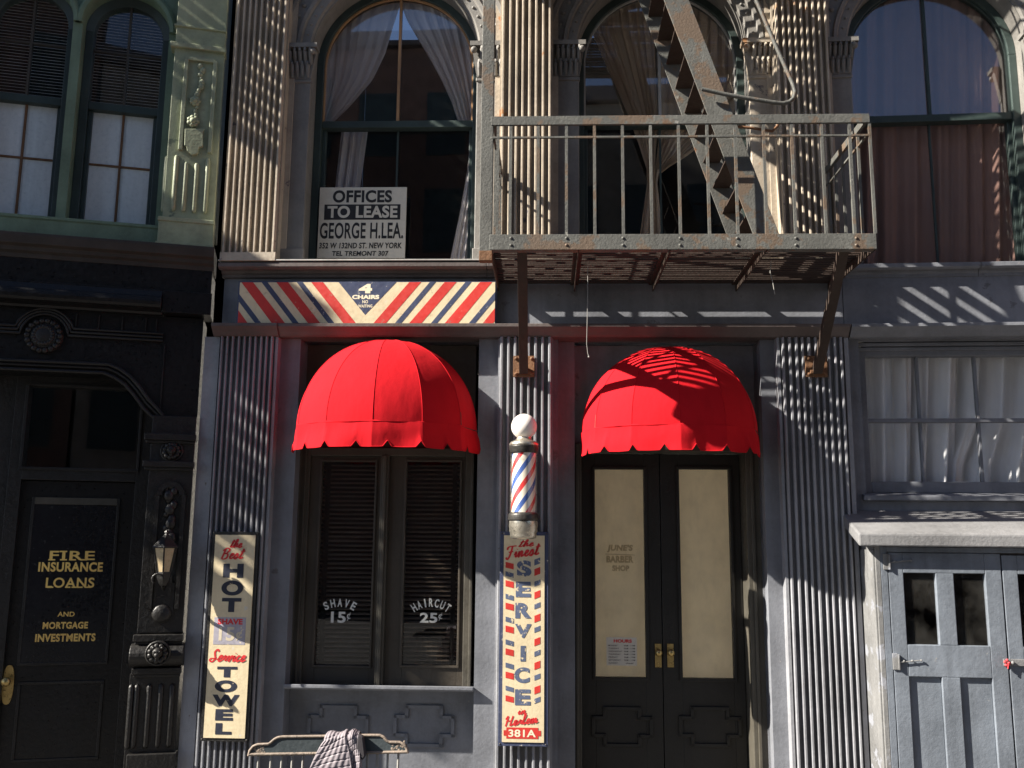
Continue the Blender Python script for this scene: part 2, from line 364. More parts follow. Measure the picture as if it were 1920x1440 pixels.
# cursive words drawn as brush strokes, in a unit-high hand
CURS = {
 't': (.42, [[(.05,.1),(.2,.35),(.3,1.0),(.16,.25),(.22,.05),(.42,.2)], [(.1,.72),(.45,.78)]]),
 'h': (.5, [[(0,.2),(.25,.8),(.24,1.05),(.14,.9),(.08,0),(.22,.45),(.34,.5),(.33,.1),(.5,.2)]]),
 'e': (.42, [[(0,.2),(.25,.35),(.28,.52),(.16,.52),(.08,.25),(.16,.02),(.42,.2)]]),
 'B': (.7, [[(.2,.95),(.1,0)], [(.0,.8),(.3,1.05),(.55,.9),(.4,.58),(.2,.52),(.5,.45),(.5,.1),(.25,-.03),(.05,.1)]]),
 's': (.36, [[(0,.2),(.2,.55),(.28,.2),(.16,.0),(.05,.08),(.2,.12),(.36,.2)]]),
 'S': (.62, [[(.55,.85),(.4,1.05),(.22,.85),(.3,.55),(.4,.25),(.2,-.02),(.0,.12),(.12,.28),(.62,.2)]]),
 'r': (.36, [[(0,.2),(.12,.52),(.16,.42),(.27,.45),(.22,.1),(.36,.2)]]),
 'v': (.42, [[(0,.3),(.1,.5),(.16,.02),(.3,.5),(.42,.42)]]),
 'i': (.28, [[(0,.2),(.12,.5),(.1,.05),(.28,.2)], [(.15,.7),(.17,.74)]]),
 'c': (.38, [[(.28,.45),(.16,.52),(.06,.25),(.15,.02),(.38,.2)]]),
 'F': (.66, [[(.0,.75),(.12,1.0),(.72,1.02)], [(.4,1.0),(.28,.2),(.12,-.1),(.0,.1)], [(.15,.52),(.5,.56)]]),
 'n': (.5, [[(0,.2),(.1,.5),(.06,0),(.22,.48),(.32,.45),(.3,.05),(.5,.2)]]),
 'H': (.8, [[(.0,.7),(.2,1.0),(.08,0)], [(.65,1.0),(.5,.05),(.8,.2)], [(.05,.5),(.6,.55)]]),
 'a': (.48, [[(.3,.5),(.12,.5),(.06,.15),(.18,.02),(.32,.5),(.28,.05),(.48,.2)]]),
 'l': (.32, [[(0,.2),(.2,.8),(.18,1.05),(.1,.85),(.1,.05),(.32,.2)]]),
 'm': (.72, [[(0,.2),(.1,.5),(.06,0),(.2,.48),(.28,.44),(.26,0),(.42,.48),(.52,.44),(.5,.05),(.72,.2)]]),
}
def script(mb, s, rc, d, stroke=.09, rot=0.0, slant=.25):
    segs = []; x = 0
    for ch in s:
        wd, st = CURS[ch]
        for line in st:
            pts = []
            for i in range(len(line)-1):
                p0 = line[max(0,i-1)]; p1 = line[i]; p2 = line[i+1]; p3 = line[min(len(line)-1,i+2)]
                for k in range(6):
                    t = k/6
                    pts.append(tuple(.5*((2*p1[a])+(-p0[a]+p2[a])*t+(2*p0[a]-5*p1[a]+4*p2[a]-p3[a])*t*t+(-p0[a]+3*p1[a]-3*p2[a]+p3[a])*t**3) for a in (0,1)))
            pts.append(line[-1]); segs.append([(x+q[0]+slant*q[1], q[1]) for q in pts])
        x += wd
    allp = [q for sg in segs for q in sg]
    x0 = min(q[0] for q in allp); x1 = max(q[0] for q in allp); y0 = min(q[1] for q in allp); y1 = max(q[1] for q in allp)
    sx = (rc[2]-rc[0])/(x1-x0); sz = (rc[3]-rc[1])/(y1-y0); hw = stroke*(rc[3]-rc[1])/2
    cx, cz = (rc[0]+rc[2])/2, (rc[1]+rc[3])/2
    for si, sg in enumerate(segs):
        q = [Vector((rc[0]+(a-x0)*sx, rc[1]+(b-y0)*sz)) for a, b in sg]
        if rot: q = [Vector((cx+(v.x-cx)*math.cos(rot)-(v.y-cz)*math.sin(rot), cz+(v.x-cx)*math.sin(rot)+(v.y-cz)*math.cos(rot))) for v in q]
        vs = []
        for i, v in enumerate(q):
            t = (q[min(i+1, len(q)-1)] - q[max(i-1, 0)]); t = t.normalized() if t.length > 1e-9 else Vector((1,0))
            wdt = hw*(.65+.6*abs(t.y)); n_ = Vector((-t.y, t.x))*wdt
            dd = d + .0002*si
            vs += [(v.x+n_.x, -dd, v.y+n_.y), (v.x-n_.x, -dd, v.y-n_.y)]
        mb.add(vs, [(2*i, 2*i+1, 2*i+3, 2*i+2) for i in range(len(q)-1)])
    return mb
def clip(poly, axis, lim, keep_less):
    out = []; n = len(poly)
    for i in range(n):
        a, b = poly[i], poly[(i+1) % n]
        ia = (a[axis] <= lim) == keep_less; ib = (b[axis] <= lim) == keep_less
        if ia: out.append(a)
        if ia != ib:
            t = (lim-a[axis])/(b[axis]-a[axis]); out.append((a[0]+(b[0]-a[0])*t, a[1]+(b[1]-a[1])*t))
    return out
# ================================================================== SETTING
def structure(o): o['kind'] = 'structure'; return o
g = MB(W0); g.box(-60, 60, -60, 3.6, -.35, -.15); structure(g.build('street', M_asph))
g = MB(W0); g.box(-60, 60, 12.004, 60, -.3, 0.0); structure(g.build('bounce_yard', paint('pale_bounce_ground', (.5, .47, .42), bump=.3)))  # unseen pale ground, added to bounce sun onto the door paper and curtains
g = MB(W0); g.box(-60, 60, 3.604, 12, -.3, 0.0); structure(g.build('sidewalk', M_conc, bevel=.02))

# ================================================================== THE SHOP BUILDING
shop = thing('shop_building', 'slate grey shop building with fluted pilasters, arched upper windows and two red awnings below', 'building', C, (0, 0, 0))
XL, XR = C.p(398, 900)[0], C.p(1594, 900)[0]      # ends of the straight part of the front
def zc(py, d=0.0, px=900): return C.p(px, py, d)[1]
def xc(px, py, d=0.0): return C.p(px, py, d)[0]
Z_SILL, Z_CORN0 = zc(486, .158, 650)-.022, zc(521, .05, 650)
Z_FR0 = zc(612, .05, 650); Z_LIN0 = zc(629, .13, 800)
Z_TOP = 7.9
Z_UP0 = Z_SILL
RW = R.p(2150, 900)[0]

# ---- arched upper windows: centre, radii and levels come from the window over the first awning
WD = -.22                                     # glass lies this far behind the wall face
def arch_dims():
    x0, z0 = C.p(609, 130, WD); x1, _ = C.p(887, 130, WD); cx = (x0+x1)/2
    return (x1-x0)/2, C.p(748, 128, WD)[1]
AR, AZ = arch_dims()
AZM = C.p(742, 232, WD)[1]                    # meeting rail
AZB = Z_SILL + .02
OPEN = AR + .055
def bay_wall(fr, xl, xr, cx):
    a = [(cx+OPEN*math.cos(PI*(1-i/40)), AZ+OPEN*math.sin(PI*(1-i/40))) for i in range(41)]
    poly = [(xl, Z_UP0), (cx-OPEN, Z_UP0)] + a + [(cx+OPEN, Z_UP0), (xr, Z_UP0), (xr, Z_TOP), (xl, Z_TOP)]
    return poly
CX1 = C.p(749, 130, WD)[0]; CX2 = C.p(1236, 130, WD)[0]; CX3 = R.p(1737, 130, WD)[0]
mb = MB(C); mid12 = (CX1+CX2)/2
mb.prism(bay_wall(C, XL, mid12, CX1), 0, .35, 'y'); mb.prism(bay_wall(C, mid12, XR, CX2), 0, .35, 'y')
mb.build('upper_wall', M_upper, shop)
mb = MB(R); mb.prism(bay_wall(R, 0.0, RW, CX3), 0, .35, 'y'); mb.build('upper_wall', M_upper, shop)

def arched_window(fr, cx, bead=None):
    """window: frame mesh with panes, glazing bars and bead as sub-parts"""
    f = MB(fr); y0, y1 = .17, .26
    f.arch((cx, AZ), [(AR, y0), (OPEN, y0), (OPEN, y1), (AR, y1)])
    for s_ in (-1, 1): f.box(min(cx+s_*AR, cx+s_*OPEN), max(cx+s_*AR, cx+s_*OPEN), y0, y1, AZB, AZ)
    f.box(cx-AR, cx+AR, .19, .27, AZM-.045, AZM+.012)
    f.box(cx-AR, cx+AR, .20, .28, AZB, AZB+.045)
    for s_ in (-1, 1): f.box(min(cx+s_*AR, cx+s_*(AR-.028)), max(cx+s_*AR, cx+s_*(AR-.028)), .225, .275, AZB+.045, AZM-.045)
    o = f.build('window', M_green_d, shop, bevel=.004)
    b = MB(fr); b.box(cx-.010, cx+.010, .20, .235, AZM+.012, AZ+AR); b.build('glazing_bar', bead or M_copper, o)
    b = MB(fr); b.arch((cx, AZ), [(AR-.013, .195), (AR-.001, .195), (AR-.001, .215), (AR-.013, .215)])
    for s_ in (-1, 1): b.box(min(cx+s_*(AR-.001), cx+s_*(AR-.013)), max(cx+s_*(AR-.001), cx+s_*(AR-.013)), .195, .215, AZM+.012, AZ)
    b.build('bead', bead or M_copper, o)
    b = MB(fr); b.box(cx-.007, cx+.007, .245, .265, AZB+.045, AZM-.045); b.build('glazing_bar', M_green_d, o)
    p = MB(fr); a = [(cx+(AR-.002)*math.cos(PI*i/40), AZ+(AR-.002)*math.sin(PI*i/40)) for i in range(41)]
    p.prism([(cx-AR+.002, AZM), (cx+AR-.002, AZM)] + a, .222, .2265, 'y'); p.build('pane', M_glass_u, o)
    p = MB(fr); p.box(cx-AR+.002, cx+AR-.002, .252, .2565, AZB+.02, AZM-.02); p.build('pane', M_glass, o)
    return o
for fr, cx, bd in ((C, CX1, M_copper), (C, CX2, M_sillw), (R, CX3, M_green_d)): arched_window(fr, cx, bd)

# ---- archivolts with a beaded band, and the imposts that carry them
def archivolt(fr, cx):
    b = MB(fr); r0 = OPEN
    prof = [(r0, .0), (r0+.012, -.02), (r0+.075, -.024), (r0+.085, -.042), (r0+.11, -.047), (r0+.118, -.03), (r0+.20, -.03), (r0+.21, -.05), (r0+.235, -.056), (r0+.255, -.046), (r0+.262, 0.0)]
    b.arch((cx, AZ+.02), prof, n=56)
    o = b.build('archivolt', M_upper, shop)
    for f_ in o.data.polygons: f_.use_smooth = False
    e = MB(fr); nb = 26
    for i in range(nb+1):
        a = PI*i/nb; r_ = r0+.16
        e.ball((cx+r_*math.cos(a), -.031, AZ+.02+r_*math.sin(a)), .019, 5, (1, .8, 1))
        r_ = r0+.045; e.ball((cx+r_*math.cos(a+.04), -.024, AZ+.02+r_*math.sin(a+.04)), .012, 4, (1, .7, 1))
    e.build('carved_band', M_upper, o)
ZCAP1, ZCAP0 = zc(75, .13, 568), zc(141, .10, 560)
def impost(fr, cx, side, mat, ornate=False):
    """square half-pillar beside a window with a leafy capital under the arch"""
    xi = cx + side*(OPEN-.01); wd = .20
    a, b = (xi, xi+side*wd) if side > 0 else (xi+side*wd, xi)
    m = MB(fr); m.box(a, b, -.032, -.001, Z_SILL+.02, ZCAP0)
    m.box(a-.012, b+.012, -.048, -.0, Z_SILL+.02, Z_SILL+.14)
    m.box(a-.006, b+.006, -.042, -.0, ZCAP0-.03, ZCAP0)
    o = m.build('impost', mat, shop, bevel=.006)
    k = MB(fr); h = ZCAP1-ZCAP0
    k.prism([(a, ZCAP0), (b, ZCAP0), (b+.035, ZCAP1-.05), (b+.045, ZCAP1), (a-.045, ZCAP1), (a-.035, ZCAP1-.05)], -.045, -.001, 'y')
    k.box(a-.05, b+.05, -.095, -.001, ZCAP1-.035, ZCAP1)
    n = 5
    for row in range(2):
        for i in range(n):
            x = a + (b-a)*(i+.5+(row*.5))/n
            if x > b: continue
            z0 = ZCAP0 + .01 + row*h*.38
            k.tube([(x, -.042, z0), (x, -.052-.01*row, z0+h*.2), (x, -.062-.015*row, z0+h*.36), (x, -.078-.015*row, z0+h*.40), (x, -.080-.015*row, z0+h*.34)], [.012, .016, .017, .012, .004], 6)
    for s_ in (a-.02, b+.02): k.ball((s_, -.08, ZCAP1-.065), .026, 6)
    k.build('capital', mat, o)
for fr, cx in ((C, CX1), (C, CX2), (R, CX3)):
    archivolt(fr, cx)
for fr, cx, sd_, mt in ((C, CX1, -1, M_upper), (C, CX1, 1, M_upper), (C, CX2, -1, M_upper), (C, CX2, 1, M_tan_rib), (R, CX3, -1, M_upper), (R, CX3, 1, M_upper)):
    impost(fr, cx, sd_, mt)

# ---- fluted pilasters, upper row
def upper_pilaster(px0, px1, pym, n, mat, fr=C, z1=Z_TOP):
    d = .165; x0 = fr.p(px0, pym, d)[0]; x1 = fr.p(px1, pym, d)[0]; zb = Z_SILL + .075
    m = MB(fr); m.prism(flutes(x0, x1, d, n, .042, .44), zb, z1, 'z')
    m.box(x0, x1, -d, 0, Z_SILL+.012, zb)
    m.box(x0-.04, x0-.0005, -.045, 0, Z_SILL+.012, z1); m.box(x1+.0005, x1+.04, -.045, 0, Z_SILL+.012, z1)
    m.build('upper_pilaster', mat, shop)
upper_pilaster(417, 520, 400, 9, M_tan_rib)
upper_pilaster(936, 1037, 200, 8, M_tan_rib)
upper_pilaster(1458, 1562, 200, 9, M_tan_rib)

# ---- sill cornice between the storeys
def prof_sill(k=1.0): 
    zt, zb = Z_SILL, Z_CORN0
    return [(a*k, b) for a, b in ((0, zb), (-.06, zb), (-.062, zb+.02), (-.075, zb+.03), (-.085, zb+.05), (-.13, zt-.045), (-.155, zt-.03), (-.155, zt), (0, zt+.012))]
m = MB(C); m.prism(prof_sill(), XL, xc(912, 486, .15), 'x'); m.prism(prof_sill(), xc(912, 486, .15)+.003, XR+.005, 'x'); m.build('sill_cornice', M_trim, shop, bevel=.003)
m = MB(C); m.box(XL, xc(905, 486, .15), -.162, -.005, Z_SILL+.013, Z_SILL+.022); m.build('sill_capping', M_sillw, shop)
m = MB(R); m.prism(prof_sill(.62), -.012, R.p(1845, 490, .15)[0], 'x'); m.prism(prof_sill(.62), R.p(1845, 490, .15)[0]+.004, RW, 'x'); m.build('sill_cornice', M_gray, shop, bevel=.003)

# ---- frieze and lintel
m = MB(C); m.box(XL+.01, XR, -.03, .3, Z_FR0-.02, Z_CORN0); m.build('frieze', M_gray, shop)
m = MB(R); m.box(-.03, RW, -.028, .3, Z_FR0-.02, Z_CORN0); m.build('frieze', M_gray, shop)
def prof_lin(e=0.0):
    return [(0.1, Z_LIN0), (-.085-e, Z_LIN0), (-.10-e, Z_LIN0+.012), (-.115-e, Z_LIN0+.03), (-.15-e, Z_FR0-.022), (-.15-e, Z_FR0), (0.1, Z_FR0+.004)]
m = MB(C); m.prism(prof_lin(.015), XL-.02, xc(520, 620, .14), 'x'); m.prism(prof_lin(), xc(520, 620, .14)+.002, XR+.01, 'x'); m.build('lintel', M_trim, shop, bevel=.003)
m = MB(R); m.prism(prof_lin(), -.012, RW, 'x'); m.build('lintel', M_gray, shop, bevel=.003)

# ---- ground floor: openings first
D_W1, D_DR = -.20, -.24
w1 = C.rect(555, 850, 887, 1283, D_W1); dr = C.rect(1077, 850, 1430, 1500, D_DR)
xs0, xs1 = xc(552, 900), xc(893, 1000); xd0, xd1 = xc(1046, 1000), xc(1440, 1100)
m = MB(C)
m.box(XL, xs0, 0, .35, 0, Z_LIN0); m.box(xs1, xd0, 0, .6, 0, Z_LIN0); m.box(xd1, XR, 0, .6, 0, Z_LIN0)
m.build('lower_wall', M_gray, shop)
zs = zc(1296, .06, 700)                          # window sill underside
m = MB(C); m.box(xs0+.001, xs1-.001, .16, .35, 0, zs); 
def plus_panel(mb, cx, cz, w_, h_, y, t=.022):
    a, b = w_/2, h_/2; a2, b2 = w_*.30, h_*.24
    pts = [(-a2,-b),(a2,-b),(a2,-b2),(a,-b2),(a,b2),(a2,b2),(a2,b),(-a2,b),(-a2,b2),(-a,b2),(-a,-b2),(-a2,-b2)]
    loop = [(cx+p_[0], y, cz+p_[1]) for p_ in pts]
    n = len(loop)
    for i in range(n):
        q, r_ = Vector(loop[i]), Vector(loop[(i+1) % n]); t_ = (r_-q).normalized()*t*.45
        mb.bar(q-t_, r_+t_, t, t*.95, up=(0,1,0))
for px in (634, 795):
    r_ = C.rect(px-54, 1325, px+54, 1397, -.16); plus_panel(m, (r_[0]+r_[2])/2, (r_[1]+r_[3])/2, r_[2]-r_[0], r_[3]-r_[1], .155)
m.box(xs0+.001, xs1-.001, .13, .159, zs-.10, zs)
m.build('window_apron', M_gray, shop)

# shop window: casing, mullion, sashes, sill
zhead = Z_LIN0
m = MB(C); zt = w1[3] + .035; zb = w1[1]
m.box(w1[0], w1[0]+.085, .14, .26, zb, zt); m.box(w1[2]-.06, w1[2], .14, .26, zb, zt); m.box(w1[0]+.085, w1[2]-.06, .14, .26, zt-.06, zt)
for i, (a, b) in enumerate(((.0, .02), (.045, .06))): m.box(w1[0]+a, w1[0]+b, .125, .139, zb, zt); 
m.box(w1[2]-.02, w1[2], .125, .139, zb, zt)
xm = xc(720, 1050, D_W1); m.box(xm-.028, xm+.028, .12, .26, zb, zt-.06); m.box(xm-.012, xm+.012, .105, .119, zb, zt-.06)
m.box(w1[0]-.0, w1[2], .20, .30, zt, zhead)                     # board filling up to the lintel, behind the awning
win = m.build('window', M_casing, shop, bevel=.004)
sm = MB(C); sm.prism([(.16, zs), (-.03, zs), (-.045, zs+.012), (-.045, zs+.035), (.16, zb)], xs0+.002, xs1-.002, 'x'); sm.build('sill', M_gray, win, bevel=.004)
SASH = []
for (pa, pb, ga, gb) in ((577, 707, 598, 699), (735, 872, 759, 860)):
    o_ = C.rect(pa, 838, pb, 1279, -.17); gl = C.rect(ga, 866, gb, 1247, -.18)
    x0, x1 = (w1[0]+.085, xm-.028) if pa < 700 else (xm+.028, w1[2]-.06)
    s_ = MB(C); z0, z1 = zb, zt-.06
    s_.box(x0, gl[0], .165, .21, z0, z1); s_.box(gl[2], x1, .165, .21, z0, z1); s_.box(gl[0], gl[2], .165, .21, z0, gl[1]); s_.box(gl[0], gl[2], .165, .21, gl[3], z1)
    for (a, b, c_, d_) in ((gl[0], gl[2], gl[1]-.016, gl[1]), (gl[0], gl[2], gl[3], gl[3]+.016)): s_.box(a-.016, b+.016, .152, .1645, c_, d_)
    s_.box(gl[0]-.016, gl[0], .152, .1645, gl[1], gl[3]); s_.box(gl[2], gl[2]+.016, .152, .1645, gl[1], gl[3])
    so_ = s_.build('sash', M_sash, win, bevel=.003)
    p = MB(C); p.box(gl[0]-.004, gl[2]+.004, .186, .190, gl[1]-.004, gl[3]+.004); p.build('pane', M_glass, win)
    SASH.append(gl)
t = MB(C); c_ = C.p(637, 1130, -.18); arc_text(t, 'SHAVE', c_, .22, .058, .93, .033, -.1855, .03); text(t, '15', C.rect(620, 1147, 648, 1168, -.18), -.1855, .03); text(t, '¢', C.rect(650, 1148, 657, 1164, -.18), -.1855, .0); t.build('lettering', M_palelet, win)
t = MB(C); c_ = C.p(808, 1130, -.18); arc_text(t, 'HAIRCUT', c_, .22, .060, 1.16, .030, -.1855, .03); text(t, '25', C.rect(787, 1149, 820, 1168, -.18), -.1855, .03); text(t, '¢', C.rect(822, 1149, 829, 1164, -.18), -.1855, .0); t.build('lettering', M_palelet, win)

# doors
m = MB(C); zt = C.p(1250, 848, D_DR)[1]
m.box(xd0, dr[0], .09, .60, 0, Z_LIN0); m.box(dr[2]-.0, xd1, .09, .60, 0, Z_LIN0); m.box(dr[0], dr[2], .22, .60, zt+.06, Z_LIN0)
m.build('door_recess', M_gray, shop)
xl = xc(1090, 1100, D_DR); xr_ = xc(1400, 1100, D_DR); xmid = xc(1245, 1150, D_DR)
m = MB(C); m.box(dr[0], xl, .18, .45, 0, zt+.06); m.box(xr_, dr[2], .16, .45, 0, zt+.06); m.box(xl, xr_, .18, .45, zt, zt+.06)
m.box(dr[0]+.008, dr[0]+.03, .165, .1795, 0, zt+.05); m.box(xr_+.03, xr_+.055, .145, .1595, 0, zt+.05)
m.build('door_frame', M_casing, shop, bevel=.005)
def door_leaf(x0, x1, g, plus, knob_px):
    zg0, zg1 = g[1], g[3]; y0, y1 = .36, .41
    m = MB(C); m.box(x0, g[0], y0, y1, .02, zt-.003); m.box(g[2], x1, y0, y1, .02, zt-.003); m.box(g[0], g[2], y0, y1, .02, zg0); m.box(g[0], g[2], y0, y1, zg1, zt-.003)
    o = m.build('door', M_door, shop, bevel=.003)
    b = MB(C); e = .02
    b.box(g[0]-e, g[2]+e, y0-.016, y0-.0005, zg0-e, zg0); b.box(g[0]-e, g[2]+e, y0-.016, y0-.0005, zg1, zg1+e); b.box(g[0]-e, g[0], y0-.016, y0-.0005, zg0, zg1); b.box(g[2], g[2]+e, y0-.016, y0-.0005, zg0, zg1)
    plus_panel(b, (plus[0]+plus[2])/2, (plus[1]+plus[3])/2, plus[2]-plus[0], plus[3]-plus[1], y0-.006, .024)
    b.build('moulding', M_door, o, bevel=.003)
    p = MB(C); p.box(g[0]-.003, g[2]+.003, y0+.02, y0+.024, zg0-.003, zg1+.003); p.build('pane', M_glass_d, o)
    h = MB(C); r_ = C.rect(knob_px-6, 1207, knob_px+6, 1251, -y0); h.rbox(r_, -y0+.001, -y0+.008)
    kx, kz = C.p(knob_px, 1223, -y0); h.disc((kx, kz), [(.010, .0), (.010, .022), (.021, .03), (.026, .042), (.021, .054), (.008, .06), (.001, .061)], 20, -y0)
    kz2 = C.p(knob_px, 1243, -y0)[1]; h.disc((kx, kz2), [(.006, .0), (.006, .012), (.001, .0125)], 12, -y0)
    h.build('handle', M_brass, o)
    return o
GL = C.rect(1116, 880, 1209, 1270, -.365); GR = C.rect(1276, 880, 1371, 1272, -.365)
dl = door_leaf(xl+.004, xmid-.003, GL, C.rect(1112, 1328, 1221, 1397, -.36), 1234)
drr = door_leaf(xmid+.003, xr_-.004, GR, C.rect(1276, 1328, 1387, 1397, -.36), 1257)
t = MB(C)
text(t, "JUNE'S", C.rect(1138, 1021, 1187, 1036, -.37), -.3775, .05, .15); text(t, 'BARBER', C.rect(1137, 1042, 1188, 1055, -.37), -.3775, .05); text(t, 'SHOP', C.rect(1148, 1060, 1180, 1071, -.37), -.3775, .05)
t.add([C.P(1135, 1038, -.3775), C.P(1190, 1040, -.3775), C.P(1190, 1041.5, -.3775), C.P(1135, 1039.5, -.3775)], [(0,1,2,3)])
t.build('lettering', M_ghost, dl)
m = MB(C)
for g in (GL, GR):
    m.add([(g[0]-.02, .40, g[1]-.02), (g[2]+.012, .415, g[1]-.02), (g[2]+.008, .42, g[3]+.02), (g[0]-.02, .40, g[3]+.02)], [(0,1,2,3)])
m.build('paper_lining', M_paper, shop)
m = MB(C); m.box(xmid-.03, xmid+.03, .4105, .42, 0.0, zt); m.box(xl-.05, xl+.012, .452, .46, 0, zt+.05); m.box(xr_-.012, xr_+.05, .452, .46, 0, zt+.05); m.build('leak_strip', M_door, shop)  # strips added behind the leaves to block light leaking through the gaps

# ---- lower pilasters
def lower_pilaster(px0, px1, pym, n, side0=0.0, side1=0.0):
    d = .10; x0, x1 = xc(px0, pym, d), xc(px1, pym, d)
    m = MB(C); m.prism(flutes(x0, x1, d, n, .044, .46), .0, Z_LIN0-.001, 'z')
    if side0: m.box(x0-side0, x0-.0005, -d+.02, 0, 0, Z_LIN0-.001)
    if side1: m.box(x1+.0005, x1+side1, -d+.02, 0, 0, Z_LIN0-.001)
    return m.build('lower_pilaster', M_gray_rib, shop)
lower_pilaster(396, 503, 870, 10, .11, .02)
lower_pilaster(932, 1037, 800, 8)
lower_pilaster(1469, 1592, 800, 10, .02, .03)

# ---- right-hand ground floor window (turned part of the front)
wr = R.rect(1610, 655, 2100, 925, -.10)
zsr = R.p(1750, 940, .0)[1]
m = MB(R); m.box(-.02, wr[0], 0.001, .35, zsr, Z_LIN0); m.box(wr[2], RW, 0, .35, zsr, Z_LIN0); m.box(-.02, RW, 0.001, .35, 0, zsr); m.build('lower_wall', M_gray, shop)
g0 = R.rect(1622, 670, 2080, 905, -.16)
m = MB(R); y0, y1 = .08, .17
m.box(wr[0], g0[0], y0, y1, wr[1], wr[3]); m.box(g0[2], wr[2], y0, y1, wr[1], wr[3]); m.box(g0[0], g0[2], y0, y1, wr[1], g0[1]); m.box(g0[0], g0[2], y0, y1, g0[3], Z_LIN0)
for i in range(3): m.box(wr[0]+.0, wr[2], .06-.018*i, .0795-.018*i, g0[3]+.035+.03*i, g0[3]+.06+.03*i)
zm = R.p(1750, 789, -.13)[1]; m.box(g0[0], g0[2], .10, .16, zm-.014, zm+.014)
winr = m.build('window', M_gray, shop, bevel=.004)
m = MB(R)
for px in (1724, 1833, 1942, 2050):
    x = R.p(px, 790, -.15)[0]; m = MB(R); m.box(x-.009, x+.009, .125, .165, g0[1], g0[3]); m.build('glazing_bar', M_gray, winr, bevel=.003)
p = MB(R); p.box(g0[0]-.01, g0[2]+.01, .145, .149, g0[1]-.01, g0[3]+.01); p.build('pane', M_glass, winr)
sm = MB(R); sm.prism([(.08, wr[1]-.06), (-.05, wr[1]-.06), (-.05, wr[1]-.025), (.08, wr[1])], 0.04, RW, 'x'); sm.build('sill', M_gray, winr, bevel=.005)

# ---- what is behind the openings: unseen rooms left open at the rear to backlight curtains and paper, black backing for their shade
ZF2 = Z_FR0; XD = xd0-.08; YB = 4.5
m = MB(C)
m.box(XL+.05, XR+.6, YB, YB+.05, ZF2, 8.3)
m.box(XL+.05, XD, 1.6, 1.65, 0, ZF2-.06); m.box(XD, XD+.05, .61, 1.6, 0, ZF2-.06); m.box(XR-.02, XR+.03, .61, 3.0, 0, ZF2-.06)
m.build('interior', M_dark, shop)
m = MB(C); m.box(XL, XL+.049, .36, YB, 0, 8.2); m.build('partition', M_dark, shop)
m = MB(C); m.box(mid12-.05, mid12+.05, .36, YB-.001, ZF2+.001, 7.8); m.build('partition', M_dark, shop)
m = MB(C); m.box(XL+.05, XR+.3, .36, YB-.001, ZF2-.05, ZF2-.001); m.build('bounce_floor', M_pale, shop)  # unseen floor, added pale to bounce sun onto the curtain backs
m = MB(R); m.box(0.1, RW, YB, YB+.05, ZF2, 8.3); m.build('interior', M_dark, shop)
m = MB(R); m.box(-.02, .07, .5, 1.4, ZF2+.002, 7.8); m.build('partition', M_pale, shop)  # unseen wall kept pale as a reflector for the curtains
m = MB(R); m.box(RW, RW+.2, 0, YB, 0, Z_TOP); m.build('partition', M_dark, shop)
m = MB(R); m.box(.32, RW, .36, YB-.001, ZF2-.05, ZF2+.001); m.build('bounce_floor', M_pale, shop)  # unseen floor of the right bay, pale for the same bounced light

# ================================================================== LEFT-HAND BUILDING
lb = thing('corner_building', 'left-hand building, sage green above with twin arched sashes and glossy black carved shopfront below', 'building', L, (0, 0, 0))
LL = -5.2; LR_ = L.p(409, 300, .08)[0]
def zl(px, py, d=0.0): return L.p(px, py, d)[1]
Z_G0 = zl(150, 450, .1)                          # green starts here
def lxa(px, py, d=0.0): return L.p(px, py, d)[0]
zsp = zl(235, 90, -.12)                          # spring of the small arches
wA = (lxa(145, 310, 0), lxa(312, 250, 0)); rA = .0
gxa0, gxa1 = lxa(166, 205, -.14), lxa(297, 200, -.14); cxa = (gxa0+gxa1)/2; ra = (gxa1-gxa0)/2
pitchA = lxa(232, 300, -.14) - lxa(46, 300, -.14)
op = ra + .06
zob = zl(215, 424, -.02); zap = zl(240, 20, -.14)
zsp = zap - ra*.92
cs = [cxa, cxa-pitchA, cxa-2*pitchA, cxa-3*pitchA]
def twin_poly(xl, xr, cx):
    a = [(cx+op*math.cos(PI*(1-i/32)), zsp+op*math.sin(PI*(1-i/32))) for i in range(33)]
    return [(xl, zob), (cx-op, zob)] + a + [(cx+op, zob), (xr, zob), (xr, Z_TOP+.3), (xl, Z_TOP+.3)]
m = MB(L)
edges = [LR_-.0] + [cxa-pitchA*(i+.5) for i in range(3)] + [LL]
for i, cx in enumerate(cs): m.prism(twin_poly(edges[i+1], edges[i], cx), 0, .3, 'y')
m.build('upper_wall', M_green, lb)
m = MB(L)
for cx in cs[:2]: m.arch((cx, zsp), [(op, 0), (op+.005, -.03), (op+.03, -.035), (op+.05, -.02), (op+.055, 0)])
m.build('arch_moulding', M_green, lb)
zmr = zl(225, 203, -.12)
